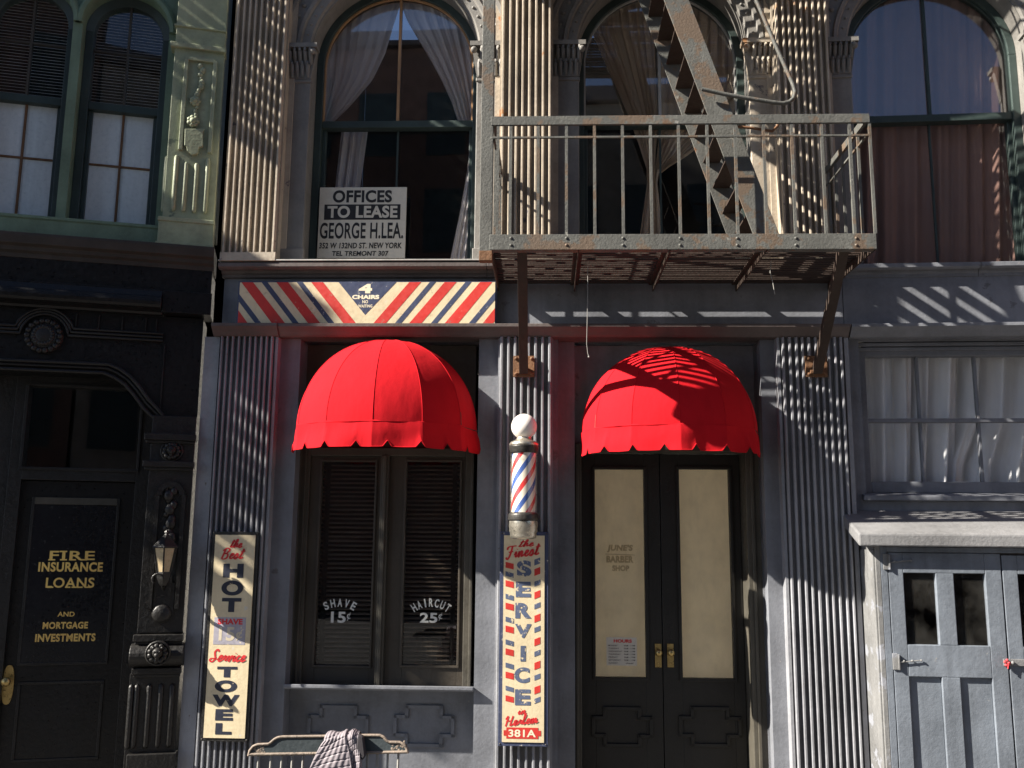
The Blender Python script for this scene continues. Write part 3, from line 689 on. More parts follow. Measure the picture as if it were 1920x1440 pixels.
def twin_window(cx):
    f = MB(L); f.arch((cx, zsp), [(ra, .12), (op, .10), (op, .2), (ra, .2)], n=32)
    for s_ in (-1, 1): f.box(min(cx+s_*ra, cx+s_*op), max(cx+s_*ra, cx+s_*op), .11, .2, zob, zsp)
    f.box(cx-ra, cx+ra, .12, .19, zmr-.03, zmr+.03); f.box(cx-ra, cx+ra, .15, .21, zob, zob+.045)
    for s_ in (-1, 1): f.box(min(cx+s_*ra, cx+s_*(ra-.03)), max(cx+s_*ra, cx+s_*(ra-.03)), .15, .2, zob+.045, zmr-.03)
    o = f.build('window', M_green_d, lb, bevel=.004)
    b = MB(L); b.box(cx-.008, cx+.008, .125, .155, zmr+.03, zsp+ra); zz = zl(235, 103, -.14); b.box(cx-ra, cx+ra, .126, .154, zz-.007, zz+.007); b.build('glazing_bar', M_sash, o)
    b = MB(L); b.box(cx-.008, cx+.008, .165, .19, zob+.045, zmr-.03); zz = zl(215, 313, -.18); b.box(cx-ra+.03, cx+ra-.03, .166, .189, zz-.007, zz+.007); b.build('glazing_bar', M_rust, o)
    a = [(cx+(ra-.002)*math.cos(PI*i/32), zsp+(ra-.002)*math.sin(PI*i/32)) for i in range(33)]
    p = MB(L); p.prism([(cx-ra+.002, zmr+.01), (cx+ra-.002, zmr+.01)] + a, .14, .144, 'y'); p.build('pane', M_glass, o)
    p = MB(L); p.box(cx-ra+.01, cx+ra-.01, .178, .183, zob+.02, zmr-.01); p.build('frosted_pane', M_frost, o)
for cx in cs[:2]: twin_window(cx)
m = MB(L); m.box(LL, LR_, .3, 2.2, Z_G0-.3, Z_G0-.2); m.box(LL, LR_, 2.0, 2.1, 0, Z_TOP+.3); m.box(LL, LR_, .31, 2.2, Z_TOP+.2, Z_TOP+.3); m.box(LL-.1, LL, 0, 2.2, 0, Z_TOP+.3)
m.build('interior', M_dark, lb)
m = MB(L); m.prism([(0.1, Z_G0), (-.07, Z_G0), (-.075, zob-.03), (-.085, zob-.02), (-.085, zob), (0.1, zob+.004)], LL, lxa(306, 440, .08), 'x'); m.build('sill_band', M_green, lb, bevel=.004)
# green pilaster with carved panel and rods
pil = L.rect(326, 50, 409, 463, .09); x0, x1 = lxa(316, 250, .09), lxa(412, 250, .09)
zpb = zl(352, 462, .12)
m = MB(L); m.box(x0, x1, -.09, .0, zpb, Z_TOP+.3)
for (py, e, h) in ((52, .015, .02), (90, .03, .04)):
    z = zl(375, py, .1); m.box(x0-e, x1+e*.3, -.09-e, -.0, z-h/2, z+h/2)
z1 = zl(355, 413, .12); m.box(x0-.02, x1+.004, -.12, -.0, zpb, z1); m.box(x0-.03, x1+.008, -.14, -.0, zpb-.015, zpb+.02); m.box(x0-.026, x1+.006, -.13, -.0, z1-.02, z1+.012)
gp = m.build('pilaster', M_green_l, lb, bevel=.005)
for px in (327.5, 346.5, 366.5, 387):
    m = MB(L); x = lxa(px, 345, .1); za, zb_ = zl(350, 398, .1), zl(350, 292 if px in (327.5, 387) else 303, .1)
    m.lathe([(.001, za), (.012, za+.006), (.017, za+.02), (.017, zb_-.02), (.012, zb_-.006), (.001, zb_)], (x, -.095), 12); m.build('rod', M_green_l, gp)
m = MB(L); x = x0-.002; m.lathe([(.001, za), (.012, za+.006), (.017, za+.02), (.017, zb_-.02), (.012, zb_-.006), (.001, zb_)], (x, -.06), 12)
m.build('rod', M_green_l, gp)
m = MB(L); a = L.rect(344, 112, 399, 285, .1)
for (q, r_) in (((a[0], a[1]), (a[0], a[3])), ((a[0], a[3]), (a[2], a[3])), ((a[2], a[3]), (a[2], a[1]))):
    m.bar((q[0], -.1, q[1]), (r_[0], -.1, r_[1]), .03, .03, up=(0,1,0))
cx = (a[0]+a[2])/2
for k in range(14): 
    z = a[3]-.05 - k*(a[3]-a[1])*.045; m.ball((cx+random.uniform(-.018, .018), -.1, z), random.uniform(.014, .026), 5, (1, .8, 1.2))
for (px, py, r_) in ((366, 190, .035), (362, 228, .04)):
    q = L.p(px, py, .1)
    for k in range(7): m.ball((q[0]+r_*.7*math.cos(k*.9), -.105, q[1]+r_*.7*math.sin(k*.9)), r_*.5, 5)
    m.ball((q[0], -.115, q[1]), r_*.6, 6)
q = [L.p(*t_, .1) for t_ in ((347, 243), (384, 243), (381, 251), (381, 276), (374, 278), (371, 290), (360, 292), (351, 284), (350, 276), (346, 274))]
m.prism(q, -.118, -.085, 'y')
m.build('carved_ornament', M_green_l, gp, bevel=.004)

# black lower front
def zb(py, px=200, d=0.0): return L.p(px, py, d)[1]
XB = lxa(397, 540, .2); XE = lxa(372, 750, .05)
Zc1t = Z_G0
zf1, zf0 = zb(494, 200, .12), zb(538, 200, .12)
m = MB(L)
m.prism([(.1, zf1), (-.12, zf1), (-.125, zf1+.03), (-.15, zf1+.045), (-.155, zf1+.07), (-.19, zf1+.085), (-.20, Zc1t-.025), (-.20, Zc1t-.004), (.1, Zc1t-.002)], LL, XB, 'x')
m.build('upper_cornice', M_dktrim, lb, bevel=.003)
m = MB(L); m.box(LL, XB-.01, -.115, .2, zf0, zf1); m.build('frieze', M_black, lb)
zk = zb(578, 200, .2)
m = MB(L); pr = [(.1, zk), (-.10, zk), (-.11, zk+.015), (-.15, zk+.03)] + [(-.165-.03*math.sin(PI*i/6), zk+.03+.045*(1-math.cos(PI*i/6))/1.0) for i in range(7)] + [(-.15, zf0-.012), (-.15, zf0), (.1, zf0)]
m.prism(pr, LL, lxa(303, 560, .18), 'x'); m.box(lxa(303, 560, .18)+.002, XB, -.15, .1, zk+.01, zf0-.004)
m.build('lower_cornice', M_black, lb, bevel=.003)
# wall slab with the flattened arch over the doorway
zs_ = zb(698, 100, .05)
xdl, xdr = lxa(-420, 900, .0), lxa(262, 900, .0)
arcp = []
for (px, py) in ((195, 700), (215, 708), (235, 722), (252, 741), (270, 766), (285, 781), (292, 783)): arcp.append(L.p(px, py, .05))
m = MB(L); zdt = arcp[-1][1]
m.prism([(LL, 0), (LL, zk), (XE, zk), (XE, 0), (arcp[-1][0], 0)] + arcp[::-1] + [(xdl, zs_), (xdl, 0)], -.05, .25, 'y')
fw = m.build('lower_wall', M_black, lb)
m = MB(L)
for off, y in ((0.0, -.075), (.035, -.065), (.06, -.085)):
    pts = [(xdl, y, zs_+off)] + [(q[0]+off*.5, y, q[1]+off) for q in arcp[:-1]] + [(arcp[-1][0]+off*.9, y, arcp[-1][1]+off*.2)]
    m.tube(pts, .013, 8)
m.build('arch_moulding', M_black2, lb)
m = MB(L)                                                        # string moulding looping over the medallion
mc = L.p(83, 630, .06); 
for off in (0.0, .025, .05):
    zz = zb(634, 210, .06) + off; r_ = .155+off*.8
    xr0 = lxa(305, 640, .06)
    a0 = math.asin(max(-1, min(1, (zz-mc[1])/r_)))
    pts = [(LL, -.07, zz)] + [(mc[0]+r_*math.cos(PI-a0-(PI-2*a0)*i/18), -.07, mc[1]+r_*math.sin(PI-a0-(PI-2*a0)*i/18)) for i in range(19)] + [(xr0, -.07, zz)]
    m.tube(pts, .010, 8)
for px in (143, 186, 230, 274, 294): m.box(lxa(px, 605, .05)-.004, lxa(px, 605, .05)+.004, -.062, -.049, zb(618, 200, .05), zb(592, 200, .05))
q = lxa(305, 700, .05); m.box(q-.004, q+.004, -.062, -.049, zb(772, 300, .05), zb(645, 300, .05))
m.build('string_moulding', M_black2, lb)
m = MB(L); m.disc(mc, [(.125, .0), (.125, .012), (.11, .025), (.08, .03), (.06, .045), (.03, .05), (.004, .052)], 32, .05)
for k in range(18): 
    a_ = 2*PI*k/18; m.ball((mc[0]+.105*math.cos(a_), -.075, mc[1]+.105*math.sin(a_)), .022, 5); m.ball((mc[0]+.06*math.cos(a_+.2), -.088, mc[1]+.06*math.sin(a_+.2)), .016, 5)
m.build('medallion', M_black2, lb)
# door recess: frame, transom light, door
DD = -.22
m = MB(L); tx = L.rect(50, 728, 262, 878, DD); zft = max(zs_, tx[3])+.4
xj0, xj1 = lxa(30, 900, DD), lxa(266, 900, DD)
m.box(xj0-.05, tx[0], .2, .3, 0, zft); m.box(tx[2], xj1+.12, .2, .3, 0, zft); m.box(tx[0], tx[2], .2, .3, tx[3], zft); m.box(tx[0], tx[2], .2, .3, tx[1]-.09, tx[1])
m.box(LL, xj0-.05, .22, .3, 0, zft)
e = .02
m.box(tx[0]-e, tx[2]+e, .185, .1995, tx[3], tx[3]+e); m.box(tx[0]-e, tx[2]+e, .185, .1995, tx[1]-e, tx[1]); m.box(tx[0]-e, tx[0], .185, .1995, tx[1], tx[3]); m.box(tx[2], tx[2]+e, .185, .1995, tx[1], tx[3])
df = m.build('door_frame', M_black2, lb, bevel=.003)
p = MB(L); p.box(tx[0]-.005, tx[2]+.005, .24, .244, tx[1]-.005, tx[3]+.005); p.build('transom_pane', M_glass, df)
zdtop = tx[1]-.09
m = MB(L); m.box(xj0, xj1, .24, .29, .02, zdtop-.004); ldoor = m.build('door', M_black, lb, bevel=.003)
sg = [L.p(*q, -.235) for q in ((64, 931), (219, 936), (198, 1242), (41, 1240))]
sx0, sx1 = (sg[0][0]+sg[3][0])/2, (sg[1][0]+sg[2][0])/2; sz1, sz0 = (sg[0][1]+sg[1][1])/2, (sg[2][1]+sg[3][1])/2
m = MB(L)
for (a, b, c_, d_) in ((sx0-.02, sx1+.02, sz0-.02, sz0), (sx0-.02, sx0, sz0, sz1), (sx1, sx1+.02, sz0, sz1)): m.box(a, b, .228, .2395, c_, d_)
lp = L.rect(27, 1277, 190, 1427, -.235)
for (a, b, c_, d_) in ((lp[0], lp[2], lp[1], lp[1]+.02), (lp[0], lp[2], lp[3]-.02, lp[3]), (lp[0], lp[0]+.02, lp[1]+.02, lp[3]-.02), (lp[2]-.02, lp[2], lp[1]+.02, lp[3]-.02)): m.box(a, b, .231, .2395, c_, d_)
m.build('panel_moulding', M_black2, ldoor, bevel=.003)
p = MB(L); p.box(sx0, sx1, .232, .2365, sz0, sz1-.05); p.build('glass_panel', paint('black_glass_sign', (.011, .012, .015), rough=.18, bump=.03, var=.3), ldoor)
m = MB(L); m.box(sx0, sx1, .226, .2395, sz1-.048, sz1); m.build('brass_strip', M_casing, ldoor, bevel=.002)
def ltext(s, x0, y0, x1, y1, **k):
    t = MB(L); text(t, s, L.rect(x0, y0, x1, y1, -.232), -.2315, **k); t.build('lettering', M_gold, ldoor)
ltext('FIRE', 93, 1033, 178, 1050, bold=.02, space=1.15); ltext('INSURANCE', 72, 1054, 193, 1072, bold=.035, space=1.08); ltext('LOANS', 86, 1083, 177, 1102, bold=.02, space=1.1)
ltext('AND', 108, 1147, 140, 1156, bold=.02); ltext('MORTGAGE', 80, 1166, 165, 1179, bold=.04, space=1.08); ltext('INVESTMENTS', 66, 1188, 179, 1203, bold=.04, space=1.08)
t = MB(L)
def serif(xs, y, wd):                                            # slab feet of the big words
    for px in xs: t.rbox(L.rect(px-wd, y-1.3, px+wd, y+1.3, -.232), -.2322, -.2312)
serif((97, 119, 136, 157), 1049.5, 6.5); serif((119,), 1034, 7); serif((94, 165), 1101, 6); serif((127, 139, 150), 1101, 5)
t.build('letter_feet', M_gold, ldoor)
m = MB(L); a = L.rect(4, 1247, 26, 1321, -.235); cz = (a[1]+a[3])/2; hx, hz = (a[2]-a[0])/2, (a[3]-a[1])/2
m.prism([((a[0]+a[2])/2+hx*math.copysign(abs(math.cos(2*PI*i/28))**.7, math.cos(2*PI*i/28)), cz+hz*math.copysign(abs(math.sin(2*PI*i/28))**1.0, math.sin(2*PI*i/28))) for i in range(28)], .23, .2395, 'y')
q = L.p(14, 1277, -.22); m.disc(q, [(.012, 0), (.012, .03), (.026, .04), (.032, .055), (.026, .068), (.004, .074)], 20, -.232)
m.build('handle', M_brass, ldoor)
# carved pier at the right of the doorway
px0 = lambda y: 283 - (y-815)*.062; px1 = lambda y: 372 - (y-750)*.064
PD = .10
m = MB(L); zt0 = zl(320, 815, PD); zbm = zl(295, 1187, PD)
m.box(lxa(280, 870, PD), XE, -PD, -.049, zbm, zl(330, 780, PD))
for (py, h, e) in ((820, .045, .05), (871, .04, .055), (1195, .045, .05), (1257, .04, .03), (1428, .12, .05)):
    z = zl(310, py, PD); xa = lxa(281-(py-815)*.055, py, PD); m.box(xa-.03, XE+.01, -PD-e, -.049, z-h/2, z+h/2); m.box(xa-.02, XE+.005, -PD-e*.6, -.049, z-h/2-.02, z-h/2-.0005)
zta, ztb = zl(295, 1206, PD), zl(295, 1249, PD); zc_ = (zta+ztb)/2; hh = (zta-ztb)/2
m.prism([(-.049, ztb)] + [(-PD-.085*math.cos(PI*(i/12-.5)), zc_+hh*math.sin(PI*(i/12-.5))) for i in range(13)] + [(-.049, zta)], lxa(241, 1228, PD+.1), XE+.02, 'x')
m.box(lxa(241, 1300, PD), XE, -PD-.0, -.049, 0, zl(295, 1262, PD))
pier = m.build('carved_pier', M_black2, lb, bevel=.004)
for px in (242, 253, 276, 298, 319): 
    m = MB(L); x = lxa(px, 1345, PD+.01); za, zz = zl(290, 1404, PD+.01), zl(290, 1282, PD+.01)
    m.lathe([(.001, za), (.014, za+.008), (.019, za+.024), (.019, zz-.024), (.014, zz-.008), (.001, zz)], (x, -PD-.002), 12); m.build('rod', M_black2, pier)
m = MB(L)                                                        # carved panel: border, scrolls, drop
a = L.rect(288, 928, 342, 1150, PD)
for x in (lxa(288, 1040, PD), lxa(338, 1040, PD)): m.box(x-.014, x+.014, -PD-.025, -PD+.001, a[1]+.03, a[3])
xm_ = (lxa(288, 1040, PD)+lxa(338, 1040, PD))/2; rr = (lxa(338, 1040, PD)-lxa(288, 1040, PD))/2
m.arch((xm_, a[3]), [(rr-.03, -PD), (rr-.03, -PD-.028), (rr+.005, -PD-.028), (rr+.005, -PD)], n=24)
for i in range(16):
    z = a[3]+.06-i*.032; m.ball((xm_+.022*math.sin(i*1.9), -PD-.008, z), .02+.008*(i % 3), 6, (1, .8, 1.2))
m.tube([(xm_+.05*math.cos(i*.5)*(1-i/16), -PD-.012, a[3]+.03+.05*math.sin(i*.5)*(1-i/16)) for i in range(15)], .011, 6)
q = L.p(303, 1150, PD); m.disc(q, [(.065, 0), (.062, .02), (.045, .032), (.004, .036)], 24, PD)
m.prism([(xm_-rr+.02, q[1]+.0), (xm_+rr-.02, q[1]+.0), (xm_+rr-.02, q[1]+.20), (xm_-rr+.02, q[1]+.26)], -PD-.014, -PD+.001, 'y')
m.build('carved_ornament', M_black2, pier)
def lion(px, py, d, r_):
    q = L.p(px, py, d); m = MB(L)
    m.disc(q, [(r_*1.25, 0), (r_*1.25, .012), (r_*1.1, .02), (r_*1.0, .012), (.002, .014)], 28, d-.006)
    for k in range(11): 
        a_ = 2*PI*k/11; m.ball((q[0]+r_*.72*math.cos(a_), -d-.018, q[1]+r_*.72*math.sin(a_)), r_*.30, 6, (1, .8, 1))
    m.ball((q[0], -d-.03, q[1]+r_*.1), r_*.52, 8, (1, .9, 1)); m.ball((q[0], -d-.055, q[1]-r_*.12), r_*.28, 8)
    for s_ in (-1, 1): m.ball((q[0]+s_*r_*.24, -d-.052, q[1]+r_*.22), r_*.12, 6); m.ball((q[0]+s_*r_*.42, -d-.03, q[1]+r_*.55), r_*.16, 6)
    m.ball((q[0], -d-.035, q[1]-r_*.42), r_*.2, 6)
    m.build('lion_head', M_black2, pier)
lion(322, 846, PD+.008, .062); lion(296, 1225, PD+.085, .066)
# ================================================================== AWNINGS
def awning(name_label, fr, pxl, pxr, py_rim_wall, py_apex, proj, d0):
    """half-dome of six canvas panels on seven ribs, with a scalloped valance"""
    xl_, zr = fr.p(pxl, py_rim_wall, d0); xr2, _ = fr.p(pxr, py_rim_wall, d0)
    cx = (xl_+xr2)/2; w_ = (xr2-xl_)/2; za = fr.p((pxl+pxr)/2, py_apex, d0)[1]; h = za - zr
    t_ = thing('dome_awning', name_label, 'awning', fr, (cx, -d0, zr), 'red dome awnings')
    def rib(k, t):
        a = PI*k/6; r_ = math.sin(t*PI/2)**.96
        return Vector((cx + w_*math.cos(PI-a)*r_, -d0 - proj*math.sin(a)**.9*r_ - .004, zr + h*math.cos(t*PI/2)))
    m = MB(fr)
    for k in range(6):
        def fn(u, v, k=k):
            t = .02 + .98*v; a, b = rib(k, t), rib(k+1, t); q = a*(1-u)+b*u
            c_ = Vector((cx, -d0, zr)); s_ = 4*u*(1-u)*.018*v
            dirv = (q-c_); dirv.normalize(); return q - dirv*s_*(-.6) + Vector((0, 0, -.006*math.sin(PI*v)*math.sin(PI*u)))
        m.grid(fn, 10, 24)
    m.build('canopy', M_red, t_, fix=True)
    m = MB(fr)
    for k in range(7): m.tube([rib(k, .02+.98*i/24) + Vector((0, .0, .0)) for i in range(25)], .0028, 5)
    m.tube([rib(k, 1.0) for k in range(7)], .007, 6)
    m.build('seam', M_red, t_)
    # valance hung under the rim
    ring = []
    for k in range(6):
        a, b = rib(k, 1.0), rib(k+1, 1.0)
        for i in range(16): ring.append(a*(1-i/16)+b*(i/16))
    ring.append(rib(6, 1.0)); L_ = [0]
    for i in range(1, len(ring)): L_.append(L_[-1] + (ring[i]-ring[i-1]).length)
    tot = L_[-1]; ns = 9; drop = .165
    def fine(s_):
        for i in range(1, len(ring)):
            if L_[i] >= s_ - 1e-9:
                f_ = (s_-L_[i-1])/max(1e-9, L_[i]-L_[i-1]); return ring[i-1]*(1-f_)+ring[i]*f_
        return ring[-1]
    nu = 330; vs = []; fs = []
    rnd = random.Random(hash(pxl) % 97)
    ph = [rnd.uniform(0, 6.28) for _ in range(4)]
    for i in range(nu+1):
        s_ = tot*i/nu; q = fine(s_); u = (s_/tot*ns) % 1.0; e = min(u, 1-u)
        cut = .040*max(0, 1 - e/.15)**1.0
        hb = drop - cut + .004*math.cos((u-.5)*PI)
        out = Vector((q.x-cx, q.y+d0, 0)); out = out.normalized() if out.length > 1e-6 else Vector((1,0,0))
        for j in range(6):
            v = j/5
            wob = .010*v*math.sin(s_*11+ph[0]) + .006*v*math.sin(s_*23+ph[1]) + .004*math.sin(v*5+s_*6+ph[2])
            vs.append(q + out*(.006 + .014*v + wob) - Vector((0, 0, hb*v)))
    for i in range(nu):
        for j in range(5): fs.append((i*6+j, (i+1)*6+j, (i+1)*6+j+1, i*6+j+1))
    m = MB(fr); m.add(vs, fs, True); vo = m.build('valance', M_red, t_)
    m = MB(fr); pts = [vs[i*6+5] for i in range(nu+1)]; m.tube(pts, .0035, 4); m.build('hem', M_red, vo)
    m = MB(fr)                                                       # frame seen from below
    m.tube([rib(k, .99) + Vector((0, .012, -.012)) for k in range(7)], .010, 6)
    for k in (1, 2, 3, 4, 5): m.tube([rib(k, .05+.94*i/12)*1.0 + Vector((0, .012, -.012)) for i in range(13)], .008, 6)
    m.build('frame', M_steel_u, t_)
    return t_
awning('red canvas dome awning over the shop window of closed blinds, left of the barber pole', C, 557, 893, 806, 640, .54, .02)
awning('red canvas dome awning over the double doors, striped by fire escape shadow', C, 1091, 1420, 812, 653, .54, -.0)

# ================================================================== BARBER POLE
PDX, PDD = 982, .40
bp_x = xc(PDX, 890, PDD); zp0, zp1 = zc(1010, PDD, PDX), zc(776, PDD, PDX)
pole = thing('barber_pole', 'barber pole with white globe and red, white and blue spiral on the centre pilaster', 'barber pole', C, (bp_x, -PDD, zp0))
zz = lambda py: C.p(PDX, py, PDD)[1]
px_m = (C.p(PDX+10, 890, PDD)[0]-bp_x)/10
m = MB(C); gc = zz(800); gr = 24.3*px_m; m.ball((bp_x, -PDD, gc), gr, 20); m.build('globe', M_globe, pole)
m = MB(C); m.lathe([(27*px_m, zz(836)), (28*px_m, zz(833)), (25*px_m, zz(829)), (16*px_m, zz(825)), (14*px_m, zz(822)), (13*px_m, zz(817)), (15*px_m, zz(815)), (13.5*px_m, zz(813))], (bp_x, -PDD), 36); m.build('cap', M_chrome, pole)
m = MB(C); m.lathe([(25*px_m, zz(850)), (27*px_m, zz(848)), (26*px_m, zz(845)), (28.5*px_m, zz(842)), (27.5*px_m, zz(839)), (29*px_m, zz(837)), (26*px_m, zz(836))], (bp_x, -PDD), 36)
m.lathe([(28*px_m, zz(976)), (29.5*px_m, zz(973)), (28*px_m, zz(969)), (29*px_m, zz(966)), (27*px_m, zz(963)), (25*px_m, zz(961))], (bp_x, -PDD), 36); m.build('collar', M_dkmetal, pole)
mt = bpy.data.materials.new('barber_stripe'); mt.use_nodes = True; nt = mt.node_tree; b = nt.nodes['Principled BSDF']
tc = N(nt, 'ShaderNodeTexCoord'); sp = N(nt, 'ShaderNodeSeparateXYZ'); nt.links.new(tc.outputs['Object'], sp.inputs[0])
def mth(op, a, b_=None):
    n = N(nt, 'ShaderNodeMath', operation=op)
    for i, v in enumerate((a, b_)):
        if v is None: continue
        if hasattr(v, 'links'): nt.links.new(v, n.inputs[i])
        else: n.inputs[i].default_value = v
    return n.outputs[0]
ang = mth('ARCTAN2', sp.outputs[0], mth('MULTIPLY', sp.outputs[1], -1.0))     # 0 at the front, grows to the right
ph = mth('FRACT', mth('ADD', mth('SUBTRACT', mth('DIVIDE', sp.outputs[2], 64*px_m), mth('MULTIPLY', ang, 3/(2*PI))), 100.55))
rp = N(nt, 'ShaderNodeValToRGB'); rp.color_ramp.interpolation = 'CONSTANT'; e = rp.color_ramp.elements
for k in range(2): e.new(.5)
for i, (p_, c_) in enumerate(((0, (.70, .05, .05)), (.22, (.80, .74, .62)), (.5, (.06, .12, .36)), (.72, (.80, .74, .62)))): e[i].position = p_; e[i].color = (*c_, 1)
nt.links.new(ph, rp.inputs[0])
wear = ramp(nt, noise(nt, tc.outputs['Object'], 30, 5), [(.62, 0.0), (.68, .6)])
nt.links.new(mixc(nt, wear, rp.outputs[0], (.55, .48, .38)), b.inputs['Base Color']); b.inputs['Roughness'].default_value = .3; b.inputs['Coat Weight'].default_value = .6; b.inputs['Coat Roughness'].default_value = .06
m = MB(C); m.lathe([(22.5*px_m, zz(962)), (22.5*px_m, zz(850))], (bp_x, -PDD), 40); cyl = m.build('striped_cylinder', mt, pole)
m = MB(C); m.lathe([(24.6*px_m, zz(962)), (24.6*px_m, zz(850))], (bp_x, -PDD), 40); m.build('glass_sleeve', M_glass, pole)
m = MB(C)
for k in (-1, 1): m.box(bp_x+k*24*px_m-.004, bp_x+k*24*px_m+.004, -PDD-.006, -PDD+.006, zz(962), zz(849))
m.lathe([(16*px_m, zz(1011)), (23*px_m, zz(1009)), (24.5*px_m, zz(1004)), (25*px_m, zz(998)), (26.5*px_m, zz(996)), (26*px_m, zz(990)), (27*px_m, zz(988)), (26.5*px_m, zz(977))], (bp_x, -PDD), 36)
m.build('base_cup', M_chrome, pole)
m = MB(C)
for py in (844, 969): z = zz(py); m.box(bp_x-.022, bp_x+.022, -PDD+.05, -.08, z-.016, z+.016); m.box(bp_x-.05, bp_x+.05, -.115, -.10, z-.05, z+.05)
m.build('wall_bracket', M_dkmetal, pole)

# ================================================================== SIGNS
def tall_sign(nm, label, quad, d, border=7, bmat=None):
    """enamel board; quad = pixel corners TL, TR, BR, BL of the cream face"""
    q = [C.p(*c_, d) for c_ in quad]; x0, x1 = (q[0][0]+q[3][0])/2, (q[1][0]+q[2][0])/2; z1, z0 = (q[0][1]+q[1][1])/2, (q[2][1]+q[3][1])/2
    t_ = thing(nm, label, 'sign', C, ((x0+x1)/2, -d, z0), 'tall enamel pilaster signs'); bw = border/270
    m = MB(C); m.box(x0-bw, x1+bw, -d+.006, -d+.02, z0-bw, z1+bw); m.build('border', bmat or M_navyb, t_, bevel=.002)
    m = MB(C); m.box(x0, x1, -d, -d+.0055, z0, z1); m.build('board', M_cream, t_)
    for (x, z) in ((x0-bw*.5, z0-bw*.5), (x1+bw*.5, z0-bw*.5), (x0-bw*.5, z1+bw*.5), (x1+bw*.5, z1+bw*.5)):
        m = MB(C); m.disc((x, z), [(.006, 0), (.005, .003), (.001, .004)], 10, d-.006); m.build('screw', M_dkmetal, t_)
    return t_
hot = tall_sign('wall_sign', 'tall cream HOT TOWEL shave sign on the shaded left pilaster', ((404, 1003), (479, 1003), (459, 1384), (381, 1384)), .135, 6, M_black2)
d = .1365
def h_(x, y): return 330+x/3.132, 980+y/3.132
def hr(x0, y0, x1, y1): return C.rect(*h_(x0, y0), *h_(x1, y1), .135)
m = MB(C); text(m, 'H', hr(277, 241, 397, 323), d, .06); text(m, 'O', hr(267, 340, 395, 428), d, .05); text(m, 'T', hr(269, 442, 383, 525), d, .06)
for ch, r_ in (('T', (241, 845, 359, 908)), ('O', (228, 925, 358, 996)), ('W', (213, 1010, 372, 1078)), ('E', (231, 1095, 335, 1162)), ('L', (231, 1177, 327, 1244))): text(m, ch, hr(*r_), d, .06)
m.build('lettering', M_navy_l, hot)
m = MB(C); script(m, 'the', hr(318, 98, 390, 147), d, .17); script(m, 'Best', hr(268, 150, 407, 215), d, .14); script(m, 'Service', hr(200, 745, 410, 818), d, .13); text(m, 'SHAVE', hr(246, 564, 392, 598), d, .05); m.build('lettering', M_red_l, hot)
m = MB(C); m.rbox(hr(222, 556, 408, 716), .1352, .1362); pt = m.build('price_patch', paint('faded_blue_patch', (.40, .38, .44), bump=0, chips=[(CREAM, .36, 30)]), hot)
m = MB(C); text(m, '15', hr(252, 612, 345, 694), d+.0006, .03); text(m, '¢', hr(352, 630, 390, 692), d+.0006, .02); m.build('price', paint('ivory_numeral', (.66, .58, .44), bump=0, chips=[((.3,.27,.3), .3, 30)]), pt)

srv = tall_sign('wall_sign', 'tall sunlit cream SERVICE sign under the barber pole', ((944, 1004), (1020, 1004), (1021, 1392), (942, 1392)), .15)
d = .1515
def sr(x0, y0, x1, y1): return C.rect(880+x0/3.2727, 1000+y0/3.2727, 880+x1/3.2727, 1000+y1/3.2727, .15)
m = MB(C)
for ch, y0, y1, x0, x1 in (('S', 166, 266, 292, 382), ('E', 297, 392, 285, 378), ('R', 427, 522, 282, 382), ('V', 556, 642, 280, 382), ('I', 690, 786, 314, 346), ('C', 822, 918, 276, 370), ('E', 957, 1055, 280, 376)): text(m, ch, sr(x0, y0, x1, y1), d, .05)
m.build('lettering', M_blue_l, srv)
m = MB(C); script(m, 'the', sr(300, 40, 395, 82), d, .17, rot=.08); script(m, 'Finest', sr(222, 72, 440, 150), d, .12, rot=.12); script(m, 'in', sr(297, 1076, 350, 1112), d, .17, rot=.08); script(m, 'Harlem', sr(218, 1112, 420, 1174), d, .13, rot=.12)
m.build('lettering', M_red_l, srv)
mr_, mb_ = MB(C), MB(C)
def flag(mm, x0, x1, y0, y1, sh):
    pts = [(x0, y0), (x1, y0+sh), (x1, y1+sh), (x0, y1)]; pp = [C.p(880+a/3.2727, 1000+b_/3.2727, .15) for a, b_ in pts]
    mm.prism(pp, -d, -.1502, 'y')
for (a, b_) in ((175, 210), (287, 324), (425, 463), (565, 603), (705, 743), (848, 886), (993, 1028)): flag(mr_, 222, 272, a, b_, 12)
for (a, b_) in ((232, 260), (370, 400), (510, 540), (650, 680), (792, 822), (934, 962)): flag(mb_, 222, 272, a, b_, 14)
for (a, b_) in ((220, 262), (362, 403), (506, 548), (650, 692), (795, 838), (945, 988)): flag(mr_, 399, 435, a, b_, -14)
for (a, b_) in ((162, 198), (297, 326), (436, 466), (580, 610), (727, 757), (873, 903), (1016, 1046)): flag(mb_, 399, 435, a, b_, -14)
mr_.build('red_flag_band', M_redflag, srv); mb_.build('blue_flag_band', M_blue_l, srv)
m = MB(C); a = sr(210, 1192, 439, 1260); c_ = .018
m.prism([(a[0]+c_, a[1]), (a[2]-c_, a[1]), (a[2]-c_, a[1]+c_), (a[2], a[1]+c_), (a[2], a[3]-c_), (a[2]-c_, a[3]-c_), (a[2]-c_, a[3]), (a[0]+c_, a[3]), (a[0]+c_, a[3]-c_), (a[0], a[3]-c_), (a[0], a[1]+c_), (a[0]+c_, a[1]+c_)], -d, -.1502, 'y')
np_ = m.build('number_plate', M_redflag, srv)
m = MB(C); text(m, '381A', sr(240, 1204, 408, 1250), d+.0008, .025); m.build('lettering', M_cream_l, np_)

